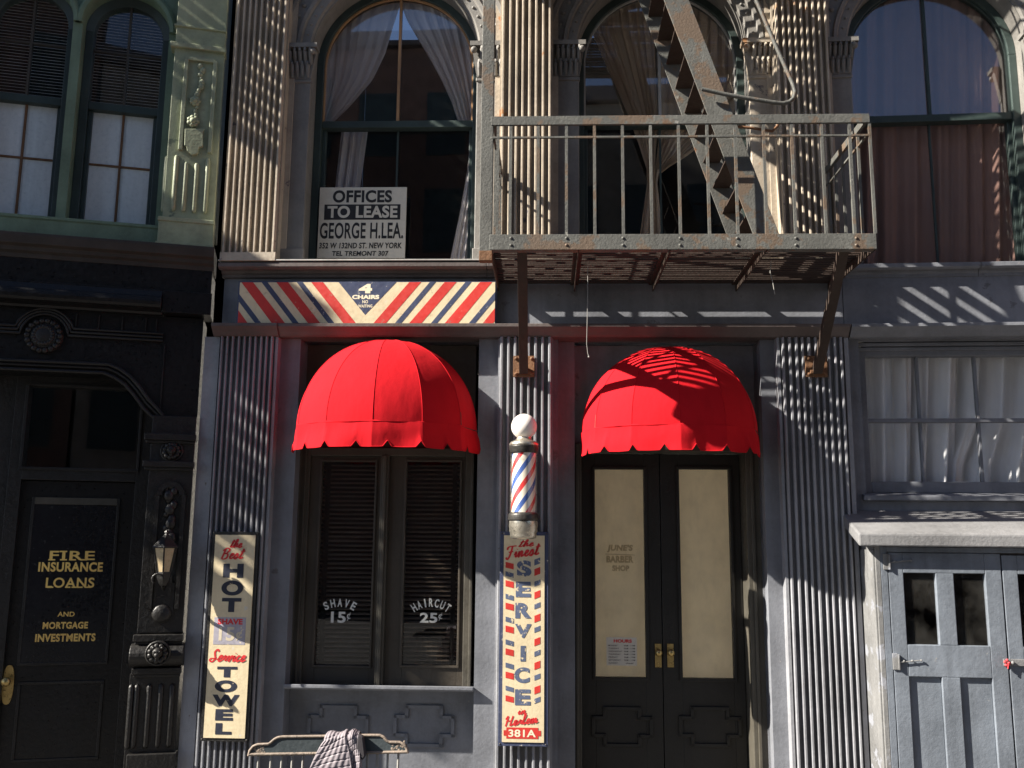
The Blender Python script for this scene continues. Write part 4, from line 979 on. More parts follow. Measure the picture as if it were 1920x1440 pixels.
# striped board above the window
q = C.rect(444, 526, 931, 610, .12)
sgn = thing('striped_sign', 'long red, cream and blue striped 4 CHAIRS sign on the frieze', 'sign', C, ((q[0]+q[2])/2, -.12, q[1]))
SD = .112
m = MB(C); m.box(q[0], q[2], -SD+.004, -.031, q[1], q[3]); m.build('board', M_navyb, sgn, bevel=.002)
fx0, fz0, fx1, fz1 = q[0]+.012, q[1]+.018, q[2]-.012, q[3]-.010
m = MB(C); m.box(fx0, fx1, -SD, -SD+.0035, fz0, fz1); m.build('face', M_cream, sgn)
def smap(u, v): return fx0+(u-40)/(1870-40)*(fx1-fx0), fz1-(v-45)/(355-45)*(fz1-fz0)
reds = [(50, 135, 285, 380), (303, 388, 545, 632), (555, 640, 797, 886), (-190, -118, 40, 112)]; blues = [(196, 240, 434, 478), (450, 494, 688, 733), (-75, -30, 165, 210)]
def stripes(lst, mirror):
    out = []
    for (a, b_, c_, e_) in lst:
        P_ = [(a, 45), (b_, 45), (e_, 355), (c_, 355)]
        if mirror: P_ = [(1898-x, y) for x, y in P_]
        P_ = clip(clip(P_, 0, 40, False), 0, 1870, True)
        if len(P_) > 2: out.append([smap(*p_) for p_ in P_])
    return out
for nm, lst, mt in (('red_stripe_pattern', reds, M_redflag), ('blue_stripe_pattern', blues, M_navyb)):
    m = MB(C)
    for mir in (False, True):
        for P_ in stripes(lst, mir): m.prism(P_, -SD-.001, -SD-.0001, 'y')
    m.build(nm, mt, sgn)
m = MB(C); m.prism([smap(752, 45), smap(1166, 45), smap(950, 293)], -SD-.001, -SD-.0001, 'y'); tri = m.build('triangle', M_navyb, sgn)
m = MB(C)
def stx(s_, u0, v0, u1, v1, b_): a = smap(u0, v1); c_ = smap(u1, v0); text(m, s_, (a[0], a[1], c_[0], c_[1]), SD+.0016, b_)
stx('4', 898, 58, 994, 130, .07); stx('CHAIRS', 853, 142, 1047, 174, .06); stx('NO', 927, 182, 968, 206, .03); stx('WAITING', 898, 215, 1000, 238, .03)
m.build('lettering', M_cream_l, tri)

# lease board inside the first upper window
q = C.rect(597, 351, 761, 484, -.15)
lea = thing('lease_sign', 'grey white OFFICES TO LEASE board standing in the arched window', 'sign', C, ((q[0]+q[2])/2, .15, q[1]))
m = MB(C); m.rbox(q, -.15, -.16); m.build('board', M_board, lea, bevel=.002)
def lr(x0, y0, x1, y1): return C.rect(400+x0/3, y0/3, 400+x1/3, y1/3, -.15)
m = MB(C); d = -.1485
text(m, 'OFFICES', lr(673, 1070, 1005, 1140), d, .035); text(m, 'GEORGE H.LEA.', lr(600, 1252, 1068, 1343), d, .02); text(m, '352 W 132ND ST. NEW YORK', lr(595, 1365, 1060, 1398), d, .03, .1); text(m, 'TEL TREMONT 307', lr(668, 1412, 986, 1440), d, .03, .1)
m.build('lettering', M_ink, lea)
m = MB(C); m.rbox(lr(624, 1150, 1052, 1236), -.1498, -.1490); bar_ = m.build('black_bar', M_ink, lea)
m = MB(C); text(m, 'TO LEASE', lr(642, 1158, 1036, 1226), -.1478, .035); m.build('lettering', M_board, bar_)

# opening hours card on the left door
q = C.rect(1137, 1195, 1194, 1248, -.372)
hrs = thing('hours_card', 'small white HOURS card taped on the left glass door', 'sign', C, ((q[0]+q[2])/2, .372, q[1]))
m = MB(C); m.rbox(q, -.371, -.374); m.build('board', M_board, hrs)
m = MB(C); w_ = q[2]-q[0]; hgt = q[3]-q[1]
def card(u0, v0, u1, v1): return (q[0]+w_*u0, q[3]-hgt*v1, q[0]+w_*u1, q[3]-hgt*v0)
text(m, 'HOURS', card(.24, .07, .84, .19), -.3702, .05); m.build('heading', M_red_l, hrs)
m = MB(C)
for i, (a, b_) in enumerate((('MONDAY', '9AM - 5 PM'), ('TUESDAY', '9AM - 5 PM'), ('WEDNESDAY', '9AM - 5 PM'), ('THURSDAY', '9AM - 5 PM'), ('FRIDAY', '9AM - 7 PM'), ('SATURDAY', '9AM - 1 PM'), ('SUNDAY', 'closed'))):
    v = .265+i*.103; text(m, a, card(.07, v, .07+.05*len(a), v+.055), -.3702, .01); text(m, b_, card(.58 if b_ != 'closed' else .64, v, .94 if b_ != 'closed' else .88, v+.055), -.3702, .01)
m.build('lettering', M_ink, hrs)

# ================================================================== LANTERN ON THE CARVED PIER
ld = .24; lx, lz = L.p(309, 1050, ld); zz = lambda py: L.p(309, py, ld)[1]; pm = (L.p(319, 1050, ld)[0]-lx)/10
lan = thing('wall_lantern', 'six-sided amber wall lantern on the black carved pier', 'lantern', L, (lx, -ld, zz(1095)))
m = MB(L); m.lathe([(14*pm, zz(1072)), (22.5*pm, zz(1027))], (lx, -ld), 6, smooth=False, a0=PI/6); m.build('glass', M_lamp, lan)
m = MB(L)
for k in range(6):
    a = PI/6+2*PI*k/6; m.tube([(lx+14.3*pm*math.cos(a), -ld+14.3*pm*math.sin(a), zz(1073)), (lx+23*pm*math.cos(a), -ld+23*pm*math.sin(a), zz(1026))], .006, 6)
m.lathe([(24*pm, zz(1027.5)), (26.5*pm, zz(1026)), (26*pm, zz(1024)), (15*pm, zz(1012)), (9*pm, zz(1007)), (5*pm, zz(1003)), (4*pm, zz(1000)), (5*pm, zz(998)), (3*pm, zz(995)), (.5*pm, zz(993))], (lx, -ld), 6, smooth=False, a0=PI/6)
m.lathe([(6*pm, zz(1098)), (9*pm, zz(1094)), (13*pm, zz(1086)), (15*pm, zz(1076)), (14.5*pm, zz(1072))], (lx, -ld), 6, smooth=False, a0=PI/6)
m.build('cage', M_black2, lan)
m = MB(L); m.tube([(lx, -PD-.02, zz(1092)), (lx, -ld+.05, zz(1105)), (lx, -ld, zz(1097))], .012, 8); m.tube([(lx-.03+.035*math.cos(t_*.5), -ld-.06, zz(1085)+.035*math.sin(t_*.5)) for t_ in range(9)], .007, 6); m.box(lx-.04, lx+.04, -PD-.02, -PD+.002, zz(1120), zz(1080))
m.build('bracket', M_black2, lan)

# ================================================================== FIRE ESCAPE
FD = 1.0
fe = thing('fire_escape', 'weathered grey steel fire escape balcony with steep stair over the double doors', 'fire escape', C, (xc(1280, 450, FD), -FD/2, zc(455, FD, 1280)))
FX0, FX1 = xc(918, 452, FD), xc(1643, 452, FD)
FZ1, FZ0 = zc(439, FD, 1280), zc(468, FD, 1280)
def platform(z0, z1, rails, full):
    m = MB(C); m.box(FX0, FX1, -FD-.006, -FD+.006, z0, z1); m.box(FX0, FX1, -FD+.006, -FD+.06, z0, z0+.008); m.build('front_beam', M_steel, fe, bevel=.002)
    if full:
        for px in (958, 1062, 1168, 1275, 1382, 1492, 1605):
            for py in (447, 460):
                m = MB(C); x, z = C.p(px, py, FD); m.disc((x, z), [(.010, 0), (.009, .004), (.005, .007), (.001, .008)], 10, FD+.005); m.build('bolt', M_steel, fe)
    for x in (FX0+.006, FX1-.006):
        m = MB(C); m.box(x-.006, x+.006, -FD+.0065, .0, z0, z1-.01); m.build('side_beam', M_steel_u, fe, bevel=.002)
    n = 22; m = MB(C)
    for i in range(n):
        y = -FD+.035+(FD-.06)*i/(n-1); zc_ = z1-.045+random.uniform(-.003, .003); hw = random.uniform(.0100, .0128)
        m.box(FX0+.013, FX1-.013, y-hw, y+hw, zc_, zc_+.010)
    m.build('slatted_floor', M_steel_u, fe)
    for px in ((1085, 1255, 1435) if full else (1085, 1435)):
        x = xc(px, 470, FD-.05); m = MB(C); m.box(x-.004, x+.004, -FD+.0065, 0, z0-.005, z1-.05); m.box(x-.03, x+.03, -FD+.0065, 0, z1-.057, z1-.0505); m.build('cross_beam', M_steel_u, fe)
    m = MB(C); m.box(FX0, FX1, -.022, -.001, z0-.03, z1-.05); m.build('wall_ledger', M_steel_u, fe)
    # railing
    if not rails: return
    m = MB(C); m.box(FX0+.0, FX1, -FD-.008, -FD+.012, rails[0], rails[1]); m.box(FX0, FX1, -FD-.005, -FD+.009, rails[2]-.007, rails[2]+.007)
    for x in (FX0+.02, FX1-.02):
        m.box(x-.01, x+.01, -FD+.013, 0, rails[0]+.004, rails[1]-.004); m.box(x-.007, x+.007, -FD+.013, 0, rails[2]-.007, rails[2]+.007)
    m.build('railing', M_steel, fe, bevel=.002)
    xs = [xc(px, 340, FD) for px in (933, 957, 1009, 1062, 1115, 1168, 1221, 1274, 1328, 1381, 1435, 1488, 1545, 1598, 1636)] if full else [FX0+.15*i for i in range(1, int((FX1-FX0)/.15))]
    for x in xs:
        m = MB(C); m.box(x-.009, x+.009, -FD-.004, -FD+.008, z1, rails[0]); m.build('baluster', M_steel, fe)
    for x in (FX0+.02, FX1-.02):
        for i in range(1, 6):
            y = -FD+.012+(FD-.05)*i/6; m = MB(C); m.box(x-.008, x+.008, y-.008, y+.008, z1-.03, rails[0]+.004); m.build('baluster', M_steel, fe)
RZ = (zc(233, FD, 1280), zc(216.5, FD, 1280), zc(256, FD, 1280))
platform(FZ0, FZ1, RZ, True)
UP = 2.42
platform(FZ0+UP, FZ1+UP, tuple(r_+UP for r_ in RZ), False)
# hanger post at the left end
m = MB(C); x0, x1 = xc(902, 240, FD), xc(925, 240, FD); m.box(x0, x1, -FD-.004, -FD+.05, zc(471, FD, 915), 7.4); m.build('hanger_post', M_steel, fe, bevel=.003)
m = MB(C); m.box(x0, x1+.004, -FD-.008, -FD+.052, zc(489, FD, 915), zc(470.5, FD, 915)); m.build('hanger_foot', M_rust, fe, bevel=.003)
for (pa, pb) in (((979, 468), (982, 697)), ((1583, 468), (1532, 697))):
    x, z = C.p(*pa, FD-.06); xb, zb_ = C.p(*pb, .13)
    m = MB(C); m.bar((x, -FD+.06, FZ1-.06), (xb, -.13, zb_), .062, .05, up=(0,1,0)); st = m.build('strut', M_steel_u, fe, bevel=.002)
    m = MB(C); zf = zb_+.04; m.box(xb-.075, xb+.075, -.125, -.103, zf-.075, zf+.075); m.box(xb-.05, xb+.05, -.15, -.1255, zf-.055, zf-.03)
    for (a, b_) in ((-.055, -.055), (.055, -.055), (-.055, .055), (.055, .055)): m.disc((xb+a, zf+b_), [(.013, 0), (.012, .010), (.002, .014)], 6, .125)
    m.build('wall_foot', M_rust, st, bevel=.002)
# steep stair rising to the left
def stair():
    do, di = .88, .34
    po0, po1 = C.P(1440, 437, do), C.P(1268, 0, do)
    o0, o1 = Vector((po0[0], -do, FZ1)), Vector(po1); dv = (o1-o0); k = (FZ1+UP-o0.z)/dv.z; otop = o0+dv*k
    for d_ in (do, di):
        m = MB(C); sh = Vector((0, do-d_, 0)); m.bar(o0+sh, otop+sh, .010, .155, up=(1,0,.4)); m.build('stringer', M_steel, fe, bevel=.002)
    n = 13
    for i in range(1, n):
        q = o0 + (otop-o0)*(i/n)
        m = MB(C); m.prism([(q.x-.058, q.z-.004), (q.x+.058, q.z-.004), (q.x+.058, q.z+.006), (q.x-.058, q.z+.006)], -do+.006, -di-.006, 'y'); m.build('tread', M_steel_u, fe)
    m = MB(C); pts = [C.P(x, y, .93) for x, y in ((1330, -260), (1418, 0), (1450, 75), (1478, 138), (1487, 158), (1491, 172), (1488, 184), (1480, 191), (1468, 194), (1450, 192), (1400, 184), (1360, 177), (1316, 167))]
    m.tube(pts, .0135, 10); m.build('handrail', M_steel, fe)
stair()
m = MB(C); m.tube([C.P(1366, 236, .5), C.P(1410, 240, .5), C.P(1448, 246, .5), C.P(1458, 236, .5), C.P(1461, 226, .5)], .010, 8); m.build('latch_rod', M_rust, fe)

cab = thing('loose_wire', 'thin frayed wire hanging below the fire escape, left of the door awning', 'wire', C, C.P(1101, 660, .85), 'loose wires')
m = MB(C); m.tube([C.P(1102, 500, .85), C.P(1102, 545, .85), C.P(1101, 600, .85), C.P(1100, 645, .85), C.P(1102, 662, .85), C.P(1104, 669, .85)], .002, 6); m.ball(C.P(1104, 669, .85), .006, 6); m.build('strand', M_wire, cab)
cab2 = thing('loose_wire', 'short curled wire under the right end of the fire escape floor', 'wire', C, C.P(1448, 540, .75), 'loose wires')
m = MB(C); m.tube([C.P(1446, 488, .75), C.P(1444, 510, .75), C.P(1449, 530, .75), C.P(1453, 552, .75)], .0028, 6); m.build('strand', M_wire, cab2)

# ================================================================== CURTAINS AND BLINDS
def lerp_poly(pts, t):
    """x at height parameter: pts = [(py, px)...]"""
    for i in range(len(pts)-1):
        if pts[i][0] <= t <= pts[i+1][0]:
            f_ = (t-pts[i][0])/(pts[i+1][0]-pts[i][0]); return pts[i][1]*(1-f_)+pts[i+1][1]*f_
    return pts[0][1] if t < pts[0][0] else pts[-1][1]
def curtain(label, fr, left, right, y0, y1, d, folds, amp, mat, nm='curtain', nu=90, nv=40):
    x, z = fr.p((lerp_poly(left, y1)+lerp_poly(right, y1))/2, y1, d)
    t_ = thing(nm, label, 'curtain', fr, (x, -d, z), 'curtains behind the panes'); m = MB(fr); rnd = random.Random(len(label)); p1, p2 = rnd.uniform(0, 6), rnd.uniform(0, 6)
    def fn(u, v):
        py = y0+(y1-y0)*v; a, b_ = lerp_poly(left, py), lerp_poly(right, py)
        uu = u + .03*math.sin(u*9+p1)*math.sin(PI*u); x_, z_ = fr.p(a+(b_-a)*uu, py, d)
        wd = abs(fr.p(b_, py, d)[0]-fr.p(a, py, d)[0]); am = amp*min(1.0, .35+wd/.3)
        return (x_, -d + am*(math.sin(2*PI*folds*u+p2+.5*math.sin(3*v+p1)) + .4*math.sin(2*PI*folds*2.3*u+p1)), z_)
    m.grid(fn, nu, nv); m.build('panel', mat, t_); return t_
cd_ = -.285
curtain('sheer ivory curtain swept to the left side of the window with the lease board', C, [(-120, 585), (60, 585), (228, 600), (245, 604)], [(-120, 758), (0, 753), (45, 738), (100, 722), (150, 698), (200, 655), (228, 625), (245, 612)], -120, 245, cd_, 7, .014, M_curt)
curtain('sheer ivory curtain swept to the right side of the window with the lease board', C, [(-120, 744), (0, 748), (40, 764), (60, 776), (110, 806), (150, 828), (190, 846), (226, 858), (245, 872)], [(-120, 900), (245, 902)], -120, 245, cd_, 7, .014, M_curt)
curtain('ivory curtain tail hanging beside the right jamb behind the lease board window', C, [(240, 884), (320, 876), (400, 862), (495, 842)], [(240, 902), (320, 896), (400, 886), (495, 874)], 240, 495, cd_, 3, .012, M_curt)
curtain('dim ivory curtain tail hanging near the left of the lease board window', C, [(240, 640), (495, 612)], [(240, 690), (495, 655)], 240, 495, cd_-.1, 3, .02, M_curt)
curtain('ochre curtain pulled across to a knot behind the stair, upper middle window', C, [(-120, 1080), (60, 1110), (150, 1150), (220, 1180), (270, 1198), (320, 1214)], [(-120, 1215), (0, 1222), (100, 1228), (220, 1234), (320, 1228)], -120, 322, cd_-.005, 8, .016, M_tie)
curtain('ochre curtain gathered from the right into the knot behind the balcony rail', C, [(-120, 1240), (150, 1240), (225, 1240), (320, 1228)], [(-120, 1412), (150, 1405), (225, 1380), (262, 1325), (290, 1290), (322, 1240)], -120, 324, cd_-.03, 9, .016, M_tie)
curtain('ochre curtain tail falling below the knot in the upper middle window', C, [(318, 1212), (345, 1213), (440, 1200), (490, 1196)], [(318, 1236), (345, 1232), (440, 1242), (490, 1246)], 318, 490, cd_-.01, 3, .022, M_tie)
curtain('rose drapes in long folds filling the upper right arched window', R, [(-120, 1570), (520, 1570)], [(-120, 1930), (520, 1935)], -120, 500, -.315, 9, .02, M_drape, nu=160)
curtain('white cotton curtain across the left panes of the lower right window', R, [(640, 1612), (960, 1622)], [(640, 1800), (960, 1790)], 640, 940, -.235, 4.5, .055, M_lace)
curtain('white cotton curtain across the right panes of the lower right window', R, [(640, 1795), (800, 1788), (870, 1762), (960, 1758)], [(640, 2110), (960, 2110)], 640, 940, -.29, 7, .055, M_lace)
def blind(label, fr, r_, y, n, mat, tape):
    t_ = thing('venetian_blind', label, 'blind', fr, ((r_[0]+r_[2])/2, y, r_[1]), 'venetian blinds')
    m = MB(fr); h_s = (r_[3]-r_[1])/n
    for i in range(n):
        z = r_[1]+h_s*(i+.5); m.prism([(y-.013, z-.0035), (y+.013, z+.008), (y+.013, z+.0105), (y-.013, z-.001)], r_[0], r_[2], 'x')
    m.build('slat_panel', mat, t_)
    m = MB(fr)
    for u in tape: x = r_[0]+(r_[2]-r_[0])*u; m.box(x-.017, x+.017, y-.019, y-.015, r_[1], r_[3])
    m.build('ladder_tape', M_dark, t_)
blind('dark wooden venetian blind behind the SHAVE window pane', C, (SASH[0][0]-.01, SASH[0][1]-.02, SASH[0][2]+.01, SASH[0][3]+.02), .215, 46, M_blind, (.12,))
blind('dark wooden venetian blind behind the HAIRCUT window pane', C, (SASH[1][0]-.01, SASH[1][1]-.02, SASH[1][2]+.01, SASH[1][3]+.02), .215, 46, M_blind, (.88,))
blind('pale venetian blind behind the arched green sash nearest the green pilaster', L, (cs[0]-ra, zmr, cs[0]+ra, zsp+ra), .20, 34, M_blindw, ())
blind('pale venetian blind behind the arched green sash at the far left', L, (cs[1]-ra, zmr, cs[1]+ra, zsp+ra), .20, 34, M_blindw, ())

# ================================================================== LOW SHED AT THE RIGHT
SF = .38; sxl = R.p(1655, 1300, SF)[0]; sxr = RW-.2
shed = thing('lean_to_shed', 'low blue grey wooden lean-to with panelled doors and a thick sloping roof', 'shed', R, ((sxl+sxr)/2, -SF/2, 0))
rz1, rz0 = R.p(1750, 957, .0)[1], R.p(1750, 1001, .46)[1]; th = R.p(1750, 1001, .46)[1]-R.p(1750, 1026, .46)[1]
rxl = R.p(1610, 1010, .46)[0]
m = MB(R); m.prism([(-.001, rz1), (-.46, rz0), (-.46, rz0-th), (-.001, rz1-th-.0)], rxl, sxr+.1, 'x'); m.build('roof', M_roof, shed, bevel=.012)
zr_ = rz0-th
d0x = [R.p(px, 1200, SF)[0] for px in (1673, 1887)]
dtop = R.p(1770, 1037, SF)[1]
m = MB(R); m.prism([(-.001, 0), (-SF, 0), (-SF, zr_+.005), (-.001, zr_+.02)], sxl, sxl+.03, 'x'); m.box(sxl-.012, sxl-.0005, -SF+.02, -.03, .05, zr_-.02); m.build('side_wall', M_shed_w, shed, bevel=.003)
m = MB(R); m.box(sxl+.031, d0x[0]-.004, -SF, -SF+.05, 0, zr_); m.box(d0x[0]-.004, sxr, -SF, -SF+.05, dtop+.004, zr_); m.build('door_frame', M_shed, shed, bevel=.003)
def shed_door(x0, x1, panes, panels, top):
    m = MB(R); y0, y1 = -SF-.0, -SF+.04; ztop = top
    pz = [(R.p(1770, 1075, SF)[1], R.p(1770, 1210, SF)[1]), (R.p(1770, 1270, SF)[1], .25)]
    xs = [R.p(px, 1200, SF)[0] for px in panes]; 
    (a, b_), (c_, e_) = pz
    m.box(x0, xs[0], y0, y1, .02, ztop); m.box(xs[3], x1, y0, y1, .02, ztop); m.box(xs[1], xs[2], y0, y1, b_, a); m.box(xs[1], xs[2], y0, y1, e_, c_)
    m.box(xs[0], xs[3], y0, y1, a, ztop); m.box(xs[0], xs[3], y0, y1, c_, b_); m.box(xs[0], xs[3], y0, y1, .02, e_)
    m.box(xs[0], xs[1], y0+.022, y1-.004, e_, c_); m.box(xs[2], xs[3], y0+.022, y1-.004, e_, c_)
    o = m.build('door', M_shed, shed, bevel=.004)
    p = MB(R); p.box(xs[0]-.004, xs[1]+.004, y0+.024, y0+.028, b_-.004, a+.004); p.build('pane', M_glass_d, o)
    p = MB(R); p.box(xs[2]-.004, xs[3]+.004, y0+.024, y0+.028, b_-.004, a+.004); p.build('pane', M_glass_d, o)
    return o
sd1 = shed_door(d0x[0], d0x[1], (1701, 1762, 1796, 1856), None, dtop)
dw = d0x[1]-d0x[0]
x2 = d0x[1]+.008
sd2 = shed_door(x2, x2+dw, (1918, 1979, 2013, 2073), None, dtop-.01)
m = MB(R); m.box(sxl+.04, sxr, -.08, -.03, 0, zr_-.1); m.build('inner_back', M_dark, shed)
for (px, py) in ((1661, 1053), (1679, 1240)):
    x, z = R.p(px, py, SF); m = MB(R); m.box(x-.018, x+.012, -SF-.010, -SF-.0005, z-.05, z+.05); m.box(x+.013, x+.022, -SF-.020, -SF-.0005, z-.05, z+.045)
    m.tube([(x+.02, -SF-.012, z-.005), (x+.16, -SF-.012, z+.012)], .004, 6)
    for k in (.05, .10, .155): m.ball((x+k, -SF-.012, z+.001+k*.06), .007, 5)
    m.build('hinge', M_shed_w, shed, bevel=.001)
x, z = R.p(1890, 1242, SF); m = MB(R); m.box(x-.03, x+.16, -SF-.012, -SF-.001, z-.02, z+.022); m.ball((x+.02, -SF-.02, z), .012, 6); m.build('hasp', M_roof, shed, bevel=.002)
tg = thing('red_tag', 'small knotted red tag tied on the lean-to door hasp', 'tag', R, (x-.012, -SF-.03, z))
m = MB(R)
for k in range(5): m.ball((x-.016+.012*math.cos(k*1.4), -SF-.024, z+.016*math.sin(k*1.4)), .009, 5)
m.tube([(x-.01, -SF-.03, z), (x-.015, -SF-.03, z-.035)], .004, 5); m.build('ribbon', M_redtag, tg)

# ================================================================== BENCH AND JACKET
BD = 2.35
def bpix(x, y): return C.p(450+x/5.647, 1340+y/5.647, BD)
zb0 = bpix(900, 425)[1]; xb0, xb1 = bpix(95, 420)[0], bpix(1772, 420)[0]
bench = thing('spindle_bench', 'dark teal spindle-back bench with worn edges in front of the shop window', 'bench', C, ((xb0+xb1)/2, -BD, 0))
out = [bpix(*q) for q in ((92, 437), (105, 378), (140, 335), (185, 316), (300, 312), (330, 292), (362, 262), (400, 242), (450, 234), (880, 228), (1330, 218), (1480, 218), (1520, 234), (1548, 272), (1580, 290), (1690, 292), (1740, 318), (1765, 360), (1775, 410))]
m = MB(C); m.prism(out, -BD, -BD+.028, 'y'); cr = m.build('crest_rail', M_bench, bench, bevel=.004)
m = MB(C); 
for y in (-BD, ): m.tube([(q[0], y, q[1]) for q in out], .0065, 6); m.tube([(out[0][0], y, out[0][1]+.006), (out[-1][0], y, out[-1][1]+.006)], .007, 6)
for k in range(30): m.ball((out[0][0]+random.uniform(.02, .08), -BD, out[0][1]+random.uniform(.01, .04)), random.uniform(.003, .006), 4, (1, .12, 1)); m.ball((out[-1][0]-random.uniform(.015, .07), -BD, out[-1][1]+random.uniform(.01, .05)), random.uniform(.003, .006), 4, (1, .12, 1))
m.build('worn_edge', M_wear, cr)
for x in (190, 322, 437, 548, 662, 776, 890, 1004, 1118, 1232, 1345, 1450, 1560, 1672):
    a = bpix(x, 425); m = MB(C); m.tube([(a[0], -BD+.014, a[1]+.01), (a[0]+.003, -BD-.04, .46)], .0052, 8); m.build('spindle', M_wire, bench)
m = MB(C); m.box(xb0+.02, xb1-.02, -BD-.46, -BD-.0, .42, .46); m.build('seat', M_bench, bench, bevel=.012)
for (x, y) in ((xb0+.06, -BD-.03), (xb1-.06, -BD-.03), (xb0+.06, -BD-.42), (xb1-.06, -BD-.42)):
    m = MB(C); m.tube([(x, y, .42), (x, y, .3), (x, y, .0)], [.024, .028, .018], 10); m.build('leg', M_bench, bench)
for x in (xb0+.05, xb1-.05):
    m = MB(C); m.tube([(x, -BD-.0, .70), (x, -BD-.25, .69), (x, -BD-.42, .67)], .018, 8); m.tube([(x, -BD-.40, .67), (x, -BD-.40, .46)], .014, 8); m.build('armrest', M_bench, bench)

ja = bpix(980, 215); jack = thing('puffer_jacket', 'mauve grey quilted puffer jacket slung over the bench back', 'jacket', C, (ja[0], -BD, ja[1]))
def quilt(u, v, k): 
    s_ = (v*k + u*.95 + .12*math.sin(u*6+v*9)) % 1.0
    return min(1.0, abs(math.sin(PI*s_))*2.2)**.7
def jpanel(top0, top1, bot0, bot1, y_off, back, seed, k, drop):
    """sheet that climbs from behind the rail, goes over it and falls down in front"""
    rnd = random.Random(seed); pa = [rnd.uniform(0, 6) for _ in range(4)]
    m = MB(C)
    def surf(u, v, lift):
        # v from 0 behind the rail to 1 at the foot in front
        if v < .18:
            f_ = v/.18; z = -.10*(1-f_); y = .055; zz_ = z
            xx = top0[0]+(top1[0]-top0[0])*u; top = top0[1]+(top1[1]-top0[1])*u
            return Vector((xx, -BD+y+lift, top-.02+zz_))
        if v < .32:
            f_ = (v-.18)/.14; a = PI*f_; xx = top0[0]+(top1[0]-top0[0])*u; top = top0[1]+(top1[1]-top0[1])*u
            return Vector((xx, -BD+.014+(.041+lift)*math.cos(a), top-.02+(.022+lift)*math.sin(a)))
        f_ = (v-.32)/.68; e_ = f_**.75
        x0 = top0[0]+(bot0[0]-top0[0])*e_; x1 = top1[0]+(bot1[0]-top1[0])*e_
        top = top0[1]+(top1[1]-top0[1])*u; bz = bot0[1]+(bot1[1]-bot0[1])*u
        return Vector((x0+(x1-x0)*u, -BD-.027-lift-y_off*math.sin(PI*min(1, f_*1.2)*.5)-.012*math.sin(u*5+pa[0])*f_, top-.02+(bz-top+.02)*f_))
    def fn(u, v):
        lift = .0042*quilt(u, v, k) + .006*math.sin(u*7+pa[1])*math.sin(v*11+pa[2]) + .0012*math.sin(u*41+v*37)
        edge = min(u, 1-u); lift *= min(1, edge/.06)**.6 if edge < .06 else 1
        return surf(u, v, lift)
    def fb(u, v): return surf(u, v, -.006)
    m.grid(fn, 60, 200); m.grid(fb, 20, 60)
    return m
t0, t1 = bpix(905, 214), bpix(1135, 180)
m = jpanel(t0, t1, (bpix(690, 560)[0]-.03, .78), (bpix(1225, 560)[0]+.02, .80), .02, .1, 3, 16, .4); m.build('body', M_puff, jack)
t0, t1 = bpix(1140, 186), bpix(1262, 186)
m = jpanel(t0, t1, (bpix(1180, 560)[0], .84), (bpix(1345, 560)[0], .86), .0, .1, 5, 14, .3); m.build('sleeve', M_puff, jack)
m = MB(C); a = [bpix(1262, 190), bpix(1320, 215), bpix(1345, 420), bpix(1310, 470), bpix(1240, 380)]; m.prism(a, -BD-.035, -BD-.004, 'y'); m.build('lining', M_puff_d, jack, bevel=.006)

# ================================================================== THE REST OF THE STREET (opposite fronts for reflections; unseen pieces added for shade and bounce)
def block(nm, label, fr, x0, x1, y0, y1, h, mat, face, rows, cols, wz=2.0):
    t_ = thing(nm, label, 'building', fr, ((x0+x1)/2, (y0+y1)/2, 0))
    m = MB(fr); m.box(x0, x1, y0, y1, 0, h); m.build('wall', mat, t_)
    m = MB(fr); m.box(x0-.2, x1+.2, y0-.25, y1+.25, h+.001, h+.5); m.build('cornice', M_trim, t_, bevel=.05)
    proto = None
    for r_ in range(rows):
        for c_ in range(cols):
            cx = x0+(x1-x0)*(c_+.5)/cols; z = 4.2+r_*3.1
            if z+wz > h-.4: continue
            if proto is None:
                m = MB(fr); y = face
                m.box(cx-.6, cx+.6, y-.05, y+.05, z, z+.1); m.box(cx-.6, cx+.6, y-.05, y+.05, z+wz-.12, z+wz); m.box(cx-.6, cx-.5, y-.05, y+.05, z+.1, z+wz-.12); m.box(cx+.5, cx+.6, y-.05, y+.05, z+.1, z+wz-.12); m.box(cx-.5, cx+.5, y-.03, y+.03, z+.1, z+wz-.12)
                proto = m.build('window', M_green_d, t_); p0 = (cx, z)
            else:
                w_ = proto.copy(); COL.objects.link(w_); w_.parent = t_; w_.location = proto.location + Vector((cx-p0[0], 0, z-p0[1]))
    return t_
OY = -13.0
block('brick_building', 'tall brown brick building across the street facing the first awning', W0, -13.0, -2.6, OY-8, OY, 17.0, M_brick, OY, 4, 5)
block('stone_building', 'tan stone building across the street facing the fire escape', W0, -2.5, 5.2, OY-8, OY, 15.0, M_stone, OY, 3, 4)
block('brick_building', 'lower brown brick building across the street facing the lean-to', W0, 5.3, 14.0, OY-8, OY, 13.3, M_brick, OY, 3, 4)
# unseen corner block added on the left to shade the left-hand front
block('stone_building', 'unseen tall tan block added on the left to shade the left-hand front', W0, -13.5, -8.9, 4.65, 9.5, 14.0, M_stone, 4.65, 2, 2)
block('brick_building', 'unseen brown block added at the far right to cut the skylight', W0, 10.5, 16.0, 1.0, 9.0, 13.0, M_brick, 1.0, 2, 2)  # added off view to close the open sky at that end
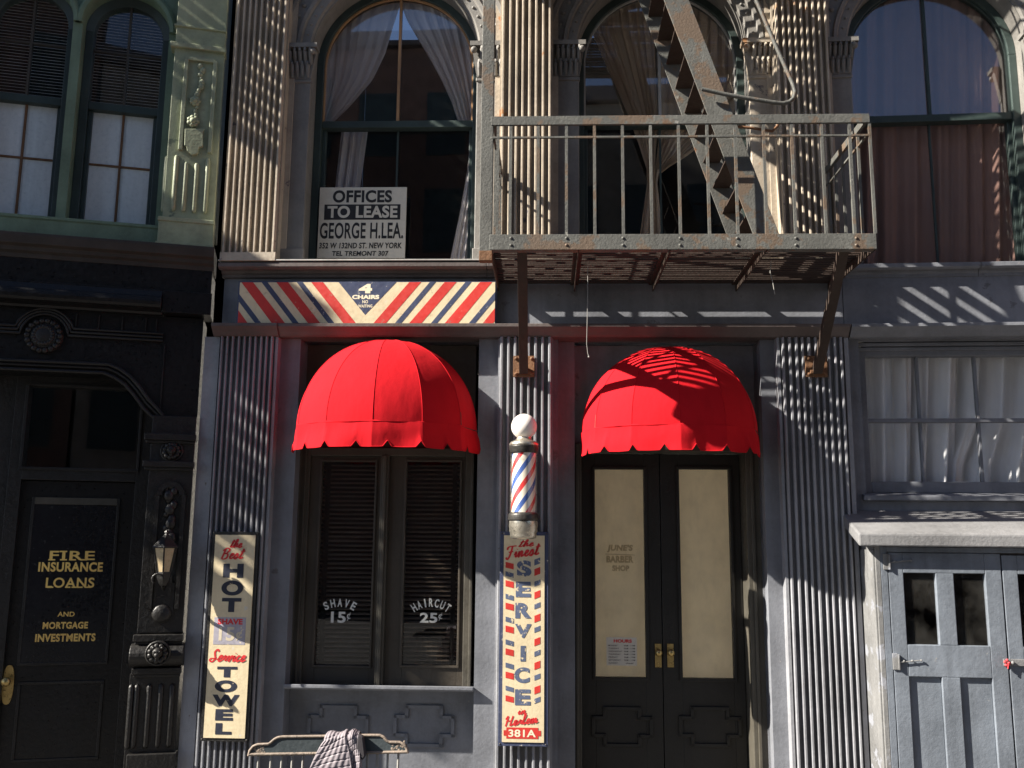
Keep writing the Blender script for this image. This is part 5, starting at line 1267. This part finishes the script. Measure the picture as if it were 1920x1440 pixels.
# unseen second fire escape, placed and sized so its slats dapple the left pilaster
fe2 = thing('fire_escape', 'unseen steel fire escape balcony placed high on the left for its slatted shadow', 'fire escape', L, (-2.2, -.6, 6.9))
ax0, ax1, az, ad = -3.0, .1, 7.0, .58
m = MB(L); m.box(ax0, ax1, -ad-.006, -ad+.006, az, az+.11); m.build('front_beam', M_steel, fe2)
for x in (ax0, ax1):
    m = MB(L); m.box(x-.006, x+.006, -ad, 0, az, az+.11); m.build('side_beam', M_steel_u, fe2)
m = MB(L)
for i in range(3): y = -ad+.10+(ad-.2)*i/2; m.box(ax0+.007, ax1-.007, y-.03, y+.03, az+.06, az+.07)
for i in range(19): x = ax0+.09+(ax1-ax0-.18)*i/18; m.box(x-.048, x+.048, -ad+.0065, -.01, az+.045, az+.0595)
m.build('slatted_floor', M_steel_u, fe2)
m = MB(L); m.box(ax0, ax1, -ad-.008, -ad+.012, az+.95, az+1.0); m.box(ax0, ax1, -ad-.005, -ad+.009, az+.8, az+.82)
for x in (ax0, ax1): m.box(x-.01, x+.01, -ad, 0, az+.95, az+1.0)
m.build('railing', M_steel, fe2)
for i in range(22):
    x = ax0+.08+(ax1-ax0-.16)*i/21; m = MB(L); m.box(x-.009, x+.009, -ad-.004, -ad+.008, az+.11, az+.95); m.build('baluster', M_steel, fe2)
# unseen slatted frame added off view to shade and dapple the left side
bs = thing('shade_frame', 'unseen slatted frame added high on the far left for its shadow', 'sign', L, (-4.4, -.35, 4.7))
m = MB(L); bx = -4.4; ta, tb, tza, tzm, tzb = .05, .60, 4.7, 6.25, 7.2
m.box(bx-.03, bx+.03, -tb, -tb+.05, tza, tzb); m.box(bx-.03, bx+.03, -ta-.05, -ta, tza, tzb); m.box(bx-.03, bx+.03, -tb+.05, -ta-.05, tzb-.06, tzb); m.box(bx-.03, bx+.03, -tb+.05, -ta-.05, tza, tza+.05); m.build('frame', M_trim, bs)
m = MB(L); m.box(bx-.02, bx+.02, -tb+.051, -ta-.051, tzm, tzb-.061); m.build('panel', M_trim, bs)
m = MB(L)
for i in range(10): z = tza+.10+i*.152; m.box(bx-.02, bx+.02, -tb+.051, -ta-.051, z, z+(.075 if i > 5 else .11 if i % 3 else .06))
for i in range(4): y = -tb+.11+i*.14; m.box(bx-.035, bx-.0205, y-.018, y+.018, tza+.051, tzm)
m.build('slatted_panel', M_trim, bs)

block('bounce_block', 'unseen long white block added behind the shop fronts to bounce sunlight', W0, -16, 18, 19, 24, 8.5, paint('white_bounce', (.78, .76, .70), bump=.2), 19, 1, 5)  # unseen pale block added to throw sunlight into the rear of the rooms
